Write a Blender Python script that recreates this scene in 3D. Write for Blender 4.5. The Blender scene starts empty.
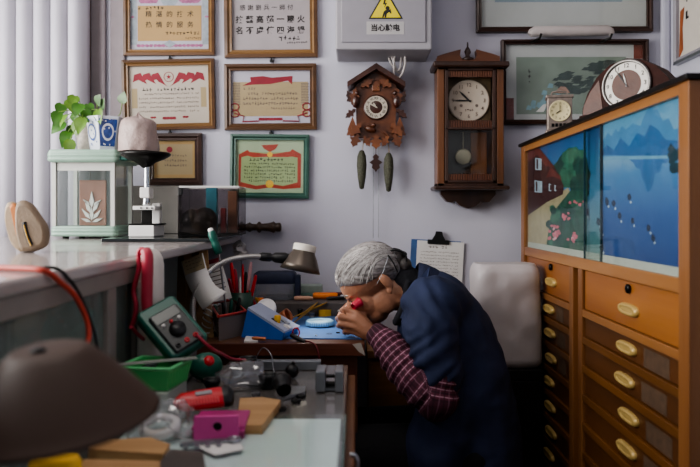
import bpy, bmesh, math, random
from mathutils import Vector, Matrix, noise
RND = random.Random(11)
H, FP, VX, VY = 1.12, 680.0, 357.0, 213.0      # camera height, focal length in photo pixels, vanishing point
PI = math.pi
def V(*a): return Vector(a)
def P(px, py, Y): return Vector(((px - VX) * Y / FP, Y, H - (py - VY) * Y / FP))
def on(px, py, z):                               # the spot on a level surface of height z
    Y = (H - z) * FP / (py - VY)
    return Vector(((px - VX) * Y / FP, Y, z))
col = bpy.context.scene.collection
# ------------------------------------------------------------------ materials
def lin(h):
    h = h.lstrip('#')
    o = []
    for i in (0, 2, 4):
        c = int(h[i:i + 2], 16) / 255
        o.append(c / 12.92 if c <= .04045 else ((c + .055) / 1.055) ** 2.4)
    return (*o, 1)
def shade(c, k): return tuple(min(1, x * k) for x in c[:3]) + (1,)
def mat(name, c, rough=.6, metal=0., var=.12, vs=25, bump=0., bs=80, spec=.5, coat=0., emit=0., sub=0., stretch=None, alpha=None):
    m = bpy.data.materials.new(name); m.use_nodes = True
    nt = m.node_tree; N = nt.nodes; L = nt.links
    b = N['Principled BSDF']; c = lin(c)
    b.inputs['Roughness'].default_value = rough; b.inputs['Metallic'].default_value = metal
    b.inputs['Specular IOR Level'].default_value = spec; b.inputs['Coat Weight'].default_value = coat
    if sub:
        b.inputs['Subsurface Weight'].default_value = sub; b.inputs['Subsurface Radius'].default_value = (.012, .005, .003)
        b.inputs['Subsurface Scale'].default_value = 1
    tc = N.new('ShaderNodeTexCoord'); mp = N.new('ShaderNodeMapping'); L.new(tc.outputs['Object'], mp.inputs['Vector'])
    if stretch: mp.inputs['Scale'].default_value = stretch
    n = N.new('ShaderNodeTexNoise'); n.inputs['Scale'].default_value = vs; n.inputs['Detail'].default_value = 4
    L.new(mp.outputs[0], n.inputs['Vector'])
    r = N.new('ShaderNodeValToRGB'); r.color_ramp.elements[0].position = .3; r.color_ramp.elements[1].position = .7
    r.color_ramp.elements[0].color = shade(c, 1 - var); r.color_ramp.elements[1].color = shade(c, 1 + var)
    L.new(n.outputs['Fac'], r.inputs['Fac']); L.new(r.outputs['Color'], b.inputs['Base Color'])
    if emit:
        L.new(r.outputs['Color'], b.inputs['Emission Color']); b.inputs['Emission Strength'].default_value = emit
    if bump:
        n2 = N.new('ShaderNodeTexNoise'); n2.inputs['Scale'].default_value = bs; n2.inputs['Detail'].default_value = 5
        L.new(mp.outputs[0], n2.inputs['Vector'])
        bp = N.new('ShaderNodeBump'); bp.inputs['Strength'].default_value = bump; bp.inputs['Distance'].default_value = .01
        L.new(n2.outputs['Fac'], bp.inputs['Height']); L.new(bp.outputs[0], b.inputs['Normal'])
    return m
def wood(name, c1, c2, axis='z', rough=.5, s=1., coat=.1):
    m = mat(name, c1, rough, var=.2, vs=14 * s, bump=.12, bs=40 * s, coat=coat)
    nt = m.node_tree
    mp = [n for n in nt.nodes if n.type == 'MAPPING'][0]
    k = {'x': (.12, 1.6, 1.6), 'y': (1.6, .12, 1.6), 'z': (1.6, 1.6, .12)}[axis]
    mp.inputs['Scale'].default_value = k
    r = [n for n in nt.nodes if n.type == 'VALTORGB'][0]
    r.color_ramp.elements[0].color = lin(c1); r.color_ramp.elements[1].color = lin(c2)
    return m
def glass(name, tint='#ffffff', refl=.08, rough=.02, density=1.0, body=0., bodycol='#888888'):
    """clear sheet: see-through with a facing-angle reflection, optionally a little milky"""
    m = bpy.data.materials.new(name); m.use_nodes = True
    nt = m.node_tree; N = nt.nodes; L = nt.links
    N.remove(N['Principled BSDF']); out = N['Material Output']
    t = N.new('ShaderNodeBsdfTransparent'); t.inputs['Color'].default_value = lin(tint)
    g = N.new('ShaderNodeBsdfGlossy'); g.inputs['Roughness'].default_value = rough
    d = N.new('ShaderNodeBsdfDiffuse')
    tc = N.new('ShaderNodeTexCoord'); nz = N.new('ShaderNodeTexNoise'); nz.inputs['Scale'].default_value = 9
    L.new(tc.outputs['Object'], nz.inputs['Vector'])
    cr = N.new('ShaderNodeValToRGB'); cr.color_ramp.elements[0].color = shade(lin(bodycol), .8); cr.color_ramp.elements[1].color = lin(bodycol)
    L.new(nz.outputs['Fac'], cr.inputs['Fac']); L.new(cr.outputs['Color'], d.inputs['Color'])
    m1 = N.new('ShaderNodeMixShader'); m1.inputs[0].default_value = body
    L.new(t.outputs[0], m1.inputs[1]); L.new(d.outputs[0], m1.inputs[2])
    lw = N.new('ShaderNodeLayerWeight'); lw.inputs['Blend'].default_value = .5
    pw = N.new('ShaderNodeMath'); pw.operation = 'POWER'; pw.inputs[1].default_value = 4.5; L.new(lw.outputs['Facing'], pw.inputs[0])
    ad = N.new('ShaderNodeMath'); ad.operation = 'MULTIPLY_ADD'; ad.inputs[1].default_value = .45; ad.inputs[2].default_value = refl * .5
    ad.use_clamp = True
    L.new(pw.outputs[0], ad.inputs[0])
    m2 = N.new('ShaderNodeMixShader'); L.new(ad.outputs[0], m2.inputs[0]); L.new(m1.outputs[0], m2.inputs[1]); L.new(g.outputs[0], m2.inputs[2])
    L.new(m2.outputs[0], out.inputs['Surface'])
    return m
def gradient(name, stops, rough=.4, axis='Z', noise_amt=.1):
    """printed picture tint running along one generated axis"""
    m = bpy.data.materials.new(name); m.use_nodes = True
    nt = m.node_tree; N = nt.nodes; L = nt.links; b = N['Principled BSDF']; b.inputs['Roughness'].default_value = rough
    tc = N.new('ShaderNodeTexCoord'); sp = N.new('ShaderNodeSeparateXYZ'); L.new(tc.outputs['Generated'], sp.inputs[0])
    nz = N.new('ShaderNodeTexNoise'); nz.inputs['Scale'].default_value = 6; L.new(tc.outputs['Generated'], nz.inputs['Vector'])
    ma = N.new('ShaderNodeMath'); ma.operation = 'MULTIPLY_ADD'; ma.inputs[1].default_value = noise_amt
    L.new(nz.outputs['Fac'], ma.inputs[0]); L.new(sp.outputs[axis], ma.inputs[2])
    r = N.new('ShaderNodeValToRGB'); L.new(ma.outputs[0], r.inputs['Fac'])
    e = r.color_ramp.elements
    while len(e) < len(stops): e.new(.5)
    for k, (p, c) in enumerate(stops): e[k].position = p + noise_amt * .5; e[k].color = lin(c)
    L.new(r.outputs['Color'], b.inputs['Base Color'])
    return m
# ------------------------------------------------------------------ mesh builder
def axes(e1, e2, loc=(0, 0, 0)):
    a = Vector(e1).normalized(); b = Vector(e2); b = (b - a * b.dot(a)).normalized(); c = a.cross(b)
    M = Matrix((a, b, c)).transposed().to_4x4(); M.translation = Vector(loc); return M
def along(d, loc=(0, 0, 0)):                      # local z along d
    M = Vector(d).to_track_quat('Z', 'Y').to_matrix().to_4x4(); M.translation = Vector(loc); return M
def T(x, y, z): return Matrix.Translation((x, y, z))
def Rx(d): return Matrix.Rotation(math.radians(d), 4, 'X')
def Ry(d): return Matrix.Rotation(math.radians(d), 4, 'Y')
def Rz(d): return Matrix.Rotation(math.radians(d), 4, 'Z')
class MB:
    def __init__(s): s.v = []; s.f = []; s.mi = []; s.sm = []
    def add(s, vs, fs, mi=0, sm=False, M=None):
        o = len(s.v)
        for v in vs: s.v.append(M @ Vector(v) if M is not None else Vector(v))
        for f in fs: s.f.append([i + o for i in f]); s.mi.append(mi); s.sm.append(sm)
        return s
    def box(s, c, d, M=None, mi=0):
        x, y, z = (k / 2 for k in d)
        vs = [(c[0] + i * x, c[1] + j * y, c[2] + k * z) for i in (-1, 1) for j in (-1, 1) for k in (-1, 1)]
        return s.add(vs, [(0, 1, 3, 2), (4, 6, 7, 5), (0, 4, 5, 1), (2, 3, 7, 6), (0, 2, 6, 4), (1, 5, 7, 3)], mi, False, M)
    def bb(s, x0, x1, y0, y1, z0, z1, mi=0, M=None):
        return s.box(((x0 + x1) / 2, (y0 + y1) / 2, (z0 + z1) / 2), (x1 - x0, y1 - y0, z1 - z0), M, mi)
    def loft(s, rings, caps=True, mi=0, sm=True, M=None, closed=False):
        n = len(rings[0]); vs = [p for r in rings for p in r]; fs = []
        for a in range(len(rings) - (0 if closed else 1)):
            a2 = (a + 1) % len(rings)
            for i in range(n):
                j = (i + 1) % n; fs.append((a * n + i, a * n + j, a2 * n + j, a2 * n + i))
        s.add(vs, fs, mi, sm, M)
        if caps and not closed:
            s.add(rings[0], [list(range(n))[::-1]], mi, False, M); s.add(rings[-1], [list(range(n))], mi, False, M)
        return s
    def tube(s, pts, r=.005, n=8, mi=0, caps=True, M=None, sm=True, flat=1.):
        pts = [Vector(p) for p in pts]; rs = r if isinstance(r, (list, tuple)) else [r] * len(pts)
        rings = []; ref = None
        for i, p in enumerate(pts):
            t = (pts[min(i + 1, len(pts) - 1)] - pts[max(i - 1, 0)])
            t = t.normalized() if t.length > 1e-9 else Vector((0, 0, 1))
            if ref is None:
                ref = t.orthogonal().normalized() if abs(t.y) > .95 else (Vector((0, 1, 0)) - t * t.y).normalized()
            ref = ref - t * ref.dot(t)
            ref = ref.normalized() if ref.length > 1e-6 else t.orthogonal().normalized()
            b = t.cross(ref)
            rings.append([p + (ref * math.cos(2 * PI * k / n) + b * flat * math.sin(2 * PI * k / n)) * rs[i] for k in range(n)])
        return s.loft(rings, caps, mi, sm, M)
    def lathe(s, prof, n=24, M=None, mi=0, sm=True, sx=1., sy=1., caps=True):
        rings = [[Vector((max(r, 1e-5) * math.cos(2 * PI * k / n) * sx, max(r, 1e-5) * math.sin(2 * PI * k / n) * sy, z)) for k in range(n)] for r, z in prof]
        return s.loft(rings, caps, mi, sm, M)
    def ell(s, c, r, M=None, n=14, mi=0):
        r = (r, r, r) if isinstance(r, (int, float)) else r
        k = max(6, n // 2); rings = []
        for a in range(k + 1):
            ph = -PI / 2 + PI * a / k; q = max(math.cos(ph), 1e-4)
            rings.append([Vector((c[0] + r[0] * q * math.cos(2 * PI * i / n), c[1] + r[1] * q * math.sin(2 * PI * i / n), c[2] + r[2] * math.sin(ph))) for i in range(n)])
        return s.loft(rings, True, mi, True, M)
    def prism(s, poly, t0, t1, M=None, mi=0, sm=False):
        a = sum(poly[i][0] * poly[(i + 1) % len(poly)][1] - poly[(i + 1) % len(poly)][0] * poly[i][1] for i in range(len(poly)))
        if a < 0: poly = poly[::-1]
        return s.loft([[Vector((x, y, t0)) for x, y in poly], [Vector((x, y, t1)) for x, y in poly]], True, mi, sm, M)
    def flat(s, poly, z=0., M=None, mi=0):
        return s.add([(x, y, z) for x, y in poly], [list(range(len(poly)))], mi, False, M)
    def rect(s, x0, x1, y0, y1, z=0., M=None, mi=0): return s.flat([(x0, y0), (x1, y0), (x1, y1), (x0, y1)], z, M, mi)
    def ring(s, loops, mi=0, M=None, sm=False):    # nested closed loops
        return s.loft([[Vector(p) for p in l] for l in loops], False, mi, sm, M)
    def disc(s, r, z=0., n=28, M=None, mi=0, c=(0, 0)):
        return s.flat([(c[0] + r * math.cos(2 * PI * k / n), c[1] + r * math.sin(2 * PI * k / n)) for k in range(n)], z, M, mi)
    def text(s, body, size, x, y, z=0., M=None, mi=0, bold=0., sx=1.):
        cu = bpy.data.curves.new('lettering', 'FONT'); cu.body = body; cu.size = size; cu.align_x = 'CENTER'; cu.align_y = 'CENTER'
        cu.resolution_u = 2; cu.offset = bold
        ob = bpy.data.objects.new('lettering', cu); col.objects.link(ob)
        dg = bpy.context.evaluated_depsgraph_get(); dg.update()
        me = bpy.data.meshes.new_from_object(ob.evaluated_get(dg))
        vs = [(v.co.x * sx + x, v.co.y + y, z) for v in me.vertices]
        s.add(vs, [list(p.vertices) for p in me.polygons], mi, False, M)
        bpy.data.objects.remove(ob); bpy.data.curves.remove(cu); bpy.data.meshes.remove(me)
        return s
    def scribble(s, x0, x1, y, h, M=None, mi=0, z=0., gap=1.15, skip=.06):   # worn, unreadable handwriting
        x = x0
        while x < x1 - h * .5:
            if RND.random() > skip:
                for k in range(3):
                    a = RND.uniform(.35, 1) * h; t = h * .1
                    cx = x + h * RND.uniform(.3, .6); cy = y + h * RND.uniform(-.35, .35)
                    if RND.random() < .6: s.rect(cx - a / 2, cx + a / 2, cy - t, cy + t, z, M, mi)
                    else: s.rect(cx - t, cx + t, cy - a / 2, cy + a / 2, z, M, mi)
            x += h * gap
        return s
def link(name, me, parent=None):
    o = bpy.data.objects.new(name, me); col.objects.link(o)
    if parent: o.parent = parent
    return o
def build(name, mb, mats, parent=None, bevel=0., seg=2, off=None, loc=None, subd=0):
    me = bpy.data.meshes.new(name)
    vs = [v - Vector(off) for v in mb.v] if off is not None else mb.v
    me.from_pydata([tuple(v) for v in vs], [], mb.f)
    mats = mats if isinstance(mats, (list, tuple)) else [mats]
    for m in mats: me.materials.append(m)
    for i, p in enumerate(me.polygons): p.material_index = mb.mi[i]; p.use_smooth = mb.sm[i]
    me.update()
    o = link(name, me, parent)
    if loc is not None: o.location = loc
    if bevel:
        md = o.modifiers.new('bevel', 'BEVEL'); md.width = bevel; md.segments = seg; md.limit_method = 'ANGLE'; md.angle_limit = math.radians(40)
    if subd:
        md = o.modifiers.new('subd', 'SUBSURF'); md.levels = subd; md.render_levels = subd
    return o
def tag(o, label, cat, group=None, kind=None):
    if label: o['label'] = label
    if cat: o['category'] = cat
    if group: o['group'] = group
    if kind: o['kind'] = kind
    return o
def thing(name, label, cat, loc=(0, 0, 0), rot=(0, 0, 0), group=None, M=None):
    o = bpy.data.objects.new(name, None); col.objects.link(o); o.empty_display_size = .05
    if M is not None:
        o.location = M.translation; o.rotation_euler = M.to_euler()
    else:
        o.location = loc; o.rotation_euler = [math.radians(a) for a in rot]
    return tag(o, label, cat, group)
def solo(name, label, cat, mb, mats, loc=None, bevel=0., group=None, kind=None, subd=0):
    """a thing that is one mesh; built in world coordinates, origin moved to loc"""
    if loc is None:
        n = max(1, len(mb.v)); c = sum(mb.v, Vector()) / n; loc = Vector((c.x, c.y, min(v.z for v in mb.v)))
    o = build(name, mb, mats, None, bevel, off=loc, loc=loc, subd=subd)
    return tag(o, label, cat, group, kind)
def struct(name, mb, m, parent=None, bevel=0.):
    o = build(name, mb, m, parent, bevel)
    if parent is None: o['kind'] = 'structure'
    return o
def smooth_path(pts, k=6):
    pts = [Vector(p) for p in pts]; out = []
    q = [pts[0] * 2 - pts[1]] + pts + [pts[-1] * 2 - pts[-2]]
    for i in range(1, len(q) - 2):
        for j in range(k):
            t = j / k
            out.append(.5 * ((2 * q[i]) + (q[i + 1] - q[i - 1]) * t + (2 * q[i - 1] - 5 * q[i] + 4 * q[i + 1] - q[i + 2]) * t * t + (3 * q[i] - q[i - 1] - 3 * q[i + 1] + q[i + 2]) * t ** 3))
    out.append(pts[-1]); return out
def blob(mb, voxel, smooth=4):
    """fuse overlapping lumps into one continuous surface"""
    me = bpy.data.meshes.new('tmp'); me.from_pydata([tuple(v) for v in mb.v], [], mb.f); me.update()
    ob = bpy.data.objects.new('tmp', me); col.objects.link(ob)
    r = ob.modifiers.new('r', 'REMESH'); r.mode = 'VOXEL'; r.voxel_size = voxel; r.use_smooth_shade = True
    if smooth:
        sm = ob.modifiers.new('s', 'SMOOTH'); sm.factor = .5; sm.iterations = smooth
    dg = bpy.context.evaluated_depsgraph_get(); dg.update()
    out = bpy.data.meshes.new_from_object(ob.evaluated_get(dg))
    bpy.data.objects.remove(ob); bpy.data.meshes.remove(me)
    return out
def chain(mb, pts, sc=(1, 1, 1), step=.35, n=12):
    """tapered limb: pts = [(Vector, radius), ...]"""
    for (a, ra), (b, rb) in zip(pts[:-1], pts[1:]):
        k = max(2, int((b - a).length / (min(ra, rb) * step)) + 1)
        for i in range(k + 1):
            t = i / k; p = a.lerp(b, t); r = ra + (rb - ra) * t
            mb.ell(p, (r * sc[0], r * sc[1], r * sc[2]), n=n)
    return mb
def link_mesh(name, me, m, parent, off):
    for v in me.vertices: v.co -= Vector(off)
    me.materials.clear(); me.materials.append(m)
    for p in me.polygons: p.use_smooth = True
    return link(name, me, parent)
# ------------------------------------------------------------------ shared materials
m_wall = mat('wall_paint', '#bab9c5', .85, var=.04, vs=3, bump=.05, bs=120)
m_floor = mat('dark_floor', '#3a332e', .7, var=.2, vs=8)
m_ceil = mat('ceiling_paint', '#b0adb0', .9, var=.04)
m_black = mat('black_plastic', '#141415', .4, var=.2)
m_blackm = mat('black_metal', '#1a1918', .35, .6, var=.2)
m_chrome = mat('chrome', '#c9ccd0', .22, 1., var=.06)
m_steel = mat('brushed_steel', '#9a9da2', .38, .9, var=.12)
m_brass = mat('brass', '#b8924a', .35, .9, var=.12)
m_white = mat('white_plastic', '#d4d2cf', .45, var=.05)
m_paper = mat('white_paper', '#d6d3d0', .8, var=.04)
m_ink = mat('black_ink', '#2b2828', .8, var=.1)
m_inkf = mat('faded_ink', '#6b5f58', .8, var=.1)
m_red = mat('red_plastic', '#c2242c', .35, var=.1)
m_redpr = mat('red_print', '#7e1f2d', .7, var=.15)
m_pinkpr = mat('pink_print', '#94587a', .7, var=.25, vs=90)
m_greypr = mat('grey_print', '#868e95', .7, var=.15, vs=60)
m_green = mat('dark_green_plastic', '#16564a', .4, var=.12)
m_blue = mat('blue_plastic', '#2b5fae', .5, var=.08)
m_yellow = mat('yellow_plastic', '#e0b03a', .5, var=.08)
m_orange = mat('orange_plastic', '#e07a22', .45, var=.08)
m_cork = mat('brown_card', '#7a5c40', .85, var=.12)
m_fr = wood('frame_wood', '#412a18', '#5e4026', 'x', .5)
m_frl = wood('frame_lip_wood', '#5f4324', '#7a5a34', 'x', .45)
m_frdark = wood('dark_frame_wood', '#2b1a16', '#40281f', 'x', .45)
m_frgreen = wood('green_frame_paint', '#2f4f45', '#3f6357', 'x', .5)
m_clear = glass('clear_glass', '#fdfefd', .05)
m_fclear = glass('clear_film', '#fafafb', .32, .10, body=.10, bodycol='#cfcfd4')

# ------------------------------------------------------------------ the setting
YB = 2.72; XR = 1.244; XL = -2.0
b = MB()                                            # back wall with a window opening behind the blinds
b.bb(-1.06, XR + .1, YB, YB + .12, 0, 2.7); b.bb(XL - .1, -1.06, YB, YB + .12, 0, .86); b.bb(XL - .1, -1.06, YB, YB + .12, 2.3, 2.7)
struct('wall_back', b, m_wall)
struct('wall_right', MB().bb(XR, XR + .12, -1.6, YB, 0, 2.7), m_wall)
b = MB()
b.bb(XL - .12, XL, -1.6, YB, 0, .8); b.bb(XL - .12, XL, -1.6, YB, 2.4, 2.7); b.bb(XL - .12, XL, 2.3, YB, .8, 2.4); b.bb(XL - .12, XL, -1.6, .1, .8, 2.4)
struct('wall_left', b, m_wall)
struct('floor', MB().bb(XL - .12, XR + .12, -1.6, YB + .12, -.1, 0), m_floor)
struct('ceiling', MB().bb(XL - .12, XR + .12, -1.6, YB + .12, 2.7, 2.8), m_ceil)
m_wfr = wood('window_wood', '#6a4a38', '#86604a', 'z', .5)
def window_back():
    b = MB()
    for x in (-1.98, -1.53, -1.085): b.bb(x - .022, x + .022, YB + .03, YB + .08, .86, 2.3)
    for z in (.885, 2.275): b.bb(XL, -1.06, YB + .03, YB + .08, z - .025, z + .025)
    w = struct('window_1', b, m_wfr)
    build('pane', MB().bb(XL + .02, -1.08, YB + .05, YB + .056, .9, 2.26), m_clear, w)
window_back()
b = MB()
for y in (.125, 1.2, 2.275): b.bb(XL - .09, XL - .04, y - .025, y + .025, .8, 2.4)
for z in (.825, 2.375): b.bb(XL - .09, XL - .04, .1, 2.3, z - .025, z + .025)
w2 = struct('window_2', b, m_wfr)
build('pane', MB().bb(XL - .07, XL - .064, .15, 2.25, .85, 2.35), m_clear, w2)
# boxed edge of the window reveal; its shadow is put into the darker paint
m_reveal = mat('reveal_shade_paint', '#8d8488', .8, var=.06)
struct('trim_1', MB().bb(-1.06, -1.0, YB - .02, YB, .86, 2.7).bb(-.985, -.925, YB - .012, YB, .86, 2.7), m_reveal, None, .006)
struct('trim_2', MB().bb(XR - .035, XR, YB - .03, YB, 0, 2.7), m_wall, None, .01)

# ------------------------------------------------------------------ vertical blinds
m_slat = mat('blind_slat', '#b4b1bc', .7, var=.03, vs=6, sub=0)
root = thing('vertical_blind', 'white vertical blind of tall curved slats hanging before the window', 'blind', (-1.5, 2.64, 2.52))
build('head_rail', MB().bb(-.48, .47, -.03, .03, -.02, .04), m_white, root, .004)
Yb = 2.64; pitch = 17.2 * Yb / FP
ring0 = None
for k in range(-5, 5):
    x0 = (10 + 17.2 * k - VX) * Yb / FP + 1.5
    b = MB(); n = 10; w = pitch * 1.16; vs = []; fs = []
    for i in range(n + 1):
        t = i / n - .5
        xx = x0 + t * w; yy = -.030 * (1 - (2 * t) ** 2) + .022 * t
        vs += [(xx, yy, -1.68), (xx, yy, -.02)]
    for i in range(n): fs.append((2 * i, 2 * i + 2, 2 * i + 3, 2 * i + 1))
    b.add(vs, fs, 0, True)
    o = build('slat', b, m_slat, root)
    so = o.modifiers.new('thick', 'SOLIDIFY'); so.thickness = .0016
# ------------------------------------------------------------------ framed things on the wall
WALL = Matrix.Rotation(PI / 2, 4, 'X')
def on_wall(cx, cy, tilt=0., Y=YB - .002):
    p = P(cx, cy, Y); return Matrix.Translation(p) @ Matrix.Rotation(math.radians(-tilt), 4, 'Y') @ WALL
S = (YB - .02) / FP                                 # metres per photo pixel on the wall
def rect_loop(w, h, z): return [(-w / 2, -h / 2, z), (w / 2, -h / 2, z), (w / 2, h / 2, z), (-w / 2, h / 2, z)]
def frame_parts(root, w, h, fw, m_out, m_in, depth=.02):
    b = MB()
    b.ring([rect_loop(w, h, 0), rect_loop(w, h, depth), rect_loop(w - fw * .9, h - fw * .9, depth * 1.15)], 0)
    b.ring([rect_loop(w - fw * .9, h - fw * .9, depth * 1.15), rect_loop(w - fw * 1.4, h - fw * 1.4, depth * .8), rect_loop(w - 2 * fw, h - 2 * fw, depth * .9), rect_loop(w - 2 * fw, h - 2 * fw, .003)], 1)
    b.flat([(-w / 2, -h / 2), (-w / 2, h / 2), (w / 2, h / 2), (w / 2, -h / 2)], 0)
    return build('frame', b, [m_out, m_in], root)
def hook(root, h):
    build('hook', MB().tube([(0, -h / 2 - .001, .006), (0, -h / 2 - .014, .008), (.004, -h / 2 - .02, .014), (.008, -h / 2 - .012, .016)], .0032, 6).disc(.008, .004, 10, T(0, -h / 2 - .012, 0)), m_black, root)
def cert(name, label, x0, y0, x1, y1, fw, tilt, m_out, m_in, paper, deco, hk=True):
    w, h = (x1 - x0) * S, (y1 - y0) * S
    root = thing(name, label, 'framed certificate', M=on_wall((x0 + x1) / 2, (y0 + y1) / 2, tilt))
    frame_parts(root, w, h, fw * S, m_out, m_in)
    iw, ih = w - 2 * fw * S, h - 2 * fw * S
    build('certificate', MB().bb(-iw / 2 - .002, iw / 2 + .002, -ih / 2 - .002, ih / 2 + .002, .003, .006), paper, root)
    deco(root, iw, ih)
    if hk: hook(root, h)
    return root
p_lilac = mat('lilac_paper', '#a3a0ab', .8, var=.05, vs=8)
p_cream = mat('cream_paper', '#aaa196', .8, var=.05, vs=8)
p_grey = mat('grey_silk', '#989193', .8, var=.06, vs=10)
p_beige = mat('beige_paper', '#988869', .8, var=.05, vs=8)
p_tan = mat('tan_paper', '#a0845a', .8, var=.06, vs=8)
p_mint = mat('mint_paper', '#a3b196', .75, var=.08, vs=5)
def blobs(b, pts, r, z, mi=0):
    for x, y in pts:
        k = RND.uniform(.6, 1.2)
        b.disc(r * k, z, 7, None, mi, (x, y)); z += .00002
def swirl(b, x0, x1, y, hgt, z, n, mi=0):
    for i in range(n):
        t = (i + .5) / n; x = x0 + (x1 - x0) * t
        b.flat([(x + hgt * RND.uniform(.6, 1.1) * math.cos(a) , y + hgt * .55 * math.sin(a)) for a in [j * PI / 3 + .3 * i for j in range(6)]], z + i * 1e-5, None, mi)
def deco_a1(root, w, h):
    b = MB()
    swirl(b, -w * .42, w * .42, -h * .435, .012, .0066, 16)
    for s in (-1, 1):
        swirl(b, s * w * .17, s * w * .36, h * .245, .022, .0066, 5); swirl(b, s * w * .2, s * w * .4, h * .36, .02, .0067, 4)
        swirl(b, s * w * .475, s * w * .465, -.0, .008, .0066, 3)
    build('flower_border', b, m_pinkpr, root)
    g = MB()
    for s in (-1, 1): g.rect(s * w * .455 - .012, s * w * .455 + .012, -h * .42, h * .4, .0063)
    g.disc(.034, .0068, 20, None, 0, (0, h * .27)); g.flat([(-.025, -h * .41), (0, -h * .47), (.025, -h * .41), (0, -h * .35)], .0072)
    build('scroll_border', g, m_greypr, root)
    build('tan_panel', MB().rect(-w * .405, w * .405, -h * .365, h * .17, .0070), p_tan, root)
    t = MB()
    for r_, line in enumerate(('精湛的技术', '热情的服务')):
        for k, ch in enumerate(line): t.text(ch, .026, (k - 2) * .0415, h * (.035, -.125)[r_], .0074, bold=.0002)
    t.scribble(-w * .4, -w * .06, h * .135, .013, None, 0, .0074); t.scribble(-w * .05, w * .37, -h * .25, .012, None, 0, .0074); t.scribble(w * .2, w * .4, -h * .325, .007, None, 0, .0074)
    build('lettering', t, m_ink, root)
def deco_a2(root, w, h):
    t = MB()
    for line, yy, sz, pt, xo, bo in (('感謝劉兵一師付', 8.2, .024, 8.0, -4.5, .0001), ('技藝高超一團火', 20.2, .031, 10.3, -.8, .0008), ('名不虛傳四海揚', 31.2, .031, 10.3, -.8, .0008)):
        for k, ch in enumerate(line): t.text(ch, sz, ((k - 3) * pt + xo) * S, (17.2 - yy) * S, .0066, bold=bo)
    t.scribble(w * .05, w * .38, -h * .32, .015, None, 0, .0066); t.scribble(w * .2, w * .46, -h * .385, .008, None, 0, .0066)
    build('lettering', t, m_ink, root)
def star_poly(r, cx, cy):
    return [(cx + (r if k % 2 == 0 else r * .4) * math.sin(k * PI / 5), cy + (r if k % 2 == 0 else r * .4) * math.cos(k * PI / 5)) for k in range(10)]
def deco_b1(root, w, h):
    for s in (-1, 1):
        for k in range(3):
            b = MB()
            x = s * w * (.11 + .11 * k)
            b.flat([(x - s * w * .06, h * .19), (x + s * w * .02, h * .39), (x + s * w * .1, h * .36), (x + s * w * .12, h * .23), (x + s * w * .05, h * .27)][::s], .0066 + k * 1e-4)
            if k == 0: b.flat([(s * w * .01, h * .14), (s * w * .14, h * .24), (s * w * .12, h * .28)][::s], .0070)
            build('printed_flag', b, m_redpr, root)
    b = MB()
    b.ring([[(.02 * math.cos(a), h * .31 + .02 * math.sin(a), .0072) for a in [k * PI / 12 for k in range(24)]], [(.0175 * math.cos(a), h * .31 + .0175 * math.sin(a), .0072) for a in [k * PI / 12 for k in range(24)]]])
    b.flat(star_poly(.011, 0, h * .31)[::-1], .0073)
    swirl(b, -.025, .025, -h * .40, .012, .0066, 4)
    for x in (-.2, .2): swirl(b, x * w - .01, x * w + .01, -h * .385, .009, .0066, 2)
    build('star_emblem', b, m_redpr, root)
    for s in (-1, 1): build('side_border', MB().rect(s * w * .43 - .011, s * w * .43 + .011, -h * .22, h * .12, .0064), p_beige, root)
    t = MB()
    t.scribble(-w * .33, w * .34, h * .095, .012, None, 0, .0066, skip=.12)
    for k in range(5): t.scribble(-w * .38 + (w * .05 if k == 0 else 0), w * .38, h * (.02 - .075 * k), .0075, None, 1, .0066, gap=1.0)
    build('lettering', t, [m_ink, m_inkf], root)
def deco_b2(root, w, h):
    build('cream_panel', MB().rect(-w * .475, w * .475, -h * .36, h * .29, .0063), p_beige, root)
    for s in (-1, 1):
        g = MB()
        for k in range(14): g.rect(s * w * .437 - .016, s * w * .437 + .016, h * (.25 - .03 * k), h * (.265 - .03 * k), .0065)
        build('side_border', g, m_inkf, root)
    b = MB()
    b.flat([(-w * .36, h * .22), (-w * .25, h * .30), (-w * .26, h * .38), (-w * .1, h * .40), (w * .02, h * .37), (w * .28, h * .40), (w * .27, h * .24), (w * .22, h * .31), (0, h * .25), (-w * .22, h * .24)][::-1], .0068)
    swirl(b, -w * .15, w * .14, -h * .415, .012, .0068, 8)
    for s in (-1, 1):
        b.tube([(s * w * .15, -h * .45, .007), (s * w * .36, -h * .46, .007), (s * w * .34, -h * .36, .007), (s * w * .46, -h * .3, .007)], .0028, 5)
        for k in range(2):
            b.tube([(s * w * .455 + .017 * math.cos(a), -h * (.18 + .13 * k) + .014 * math.sin(a), .007) for a in [j * .9 for j in range(8)]], .0026, 5)
    build('ribbon_border', b, m_redpr, root)
    t = MB()
    t.scribble(-w * .35, -w * .2, h * .16, .009, None, 0, .0068)
    for k in range(3): t.scribble(-w * .35 + (w * .06 if k == 0 else 0), w * .35, h * (.07 - .095 * k), .0105, None, 0, .0068, gap=1.05)
    t.scribble(0, w * .32, -h * .21, .0085, None, 0, .0068)
    build('lettering', t, m_inkf, root)
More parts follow.
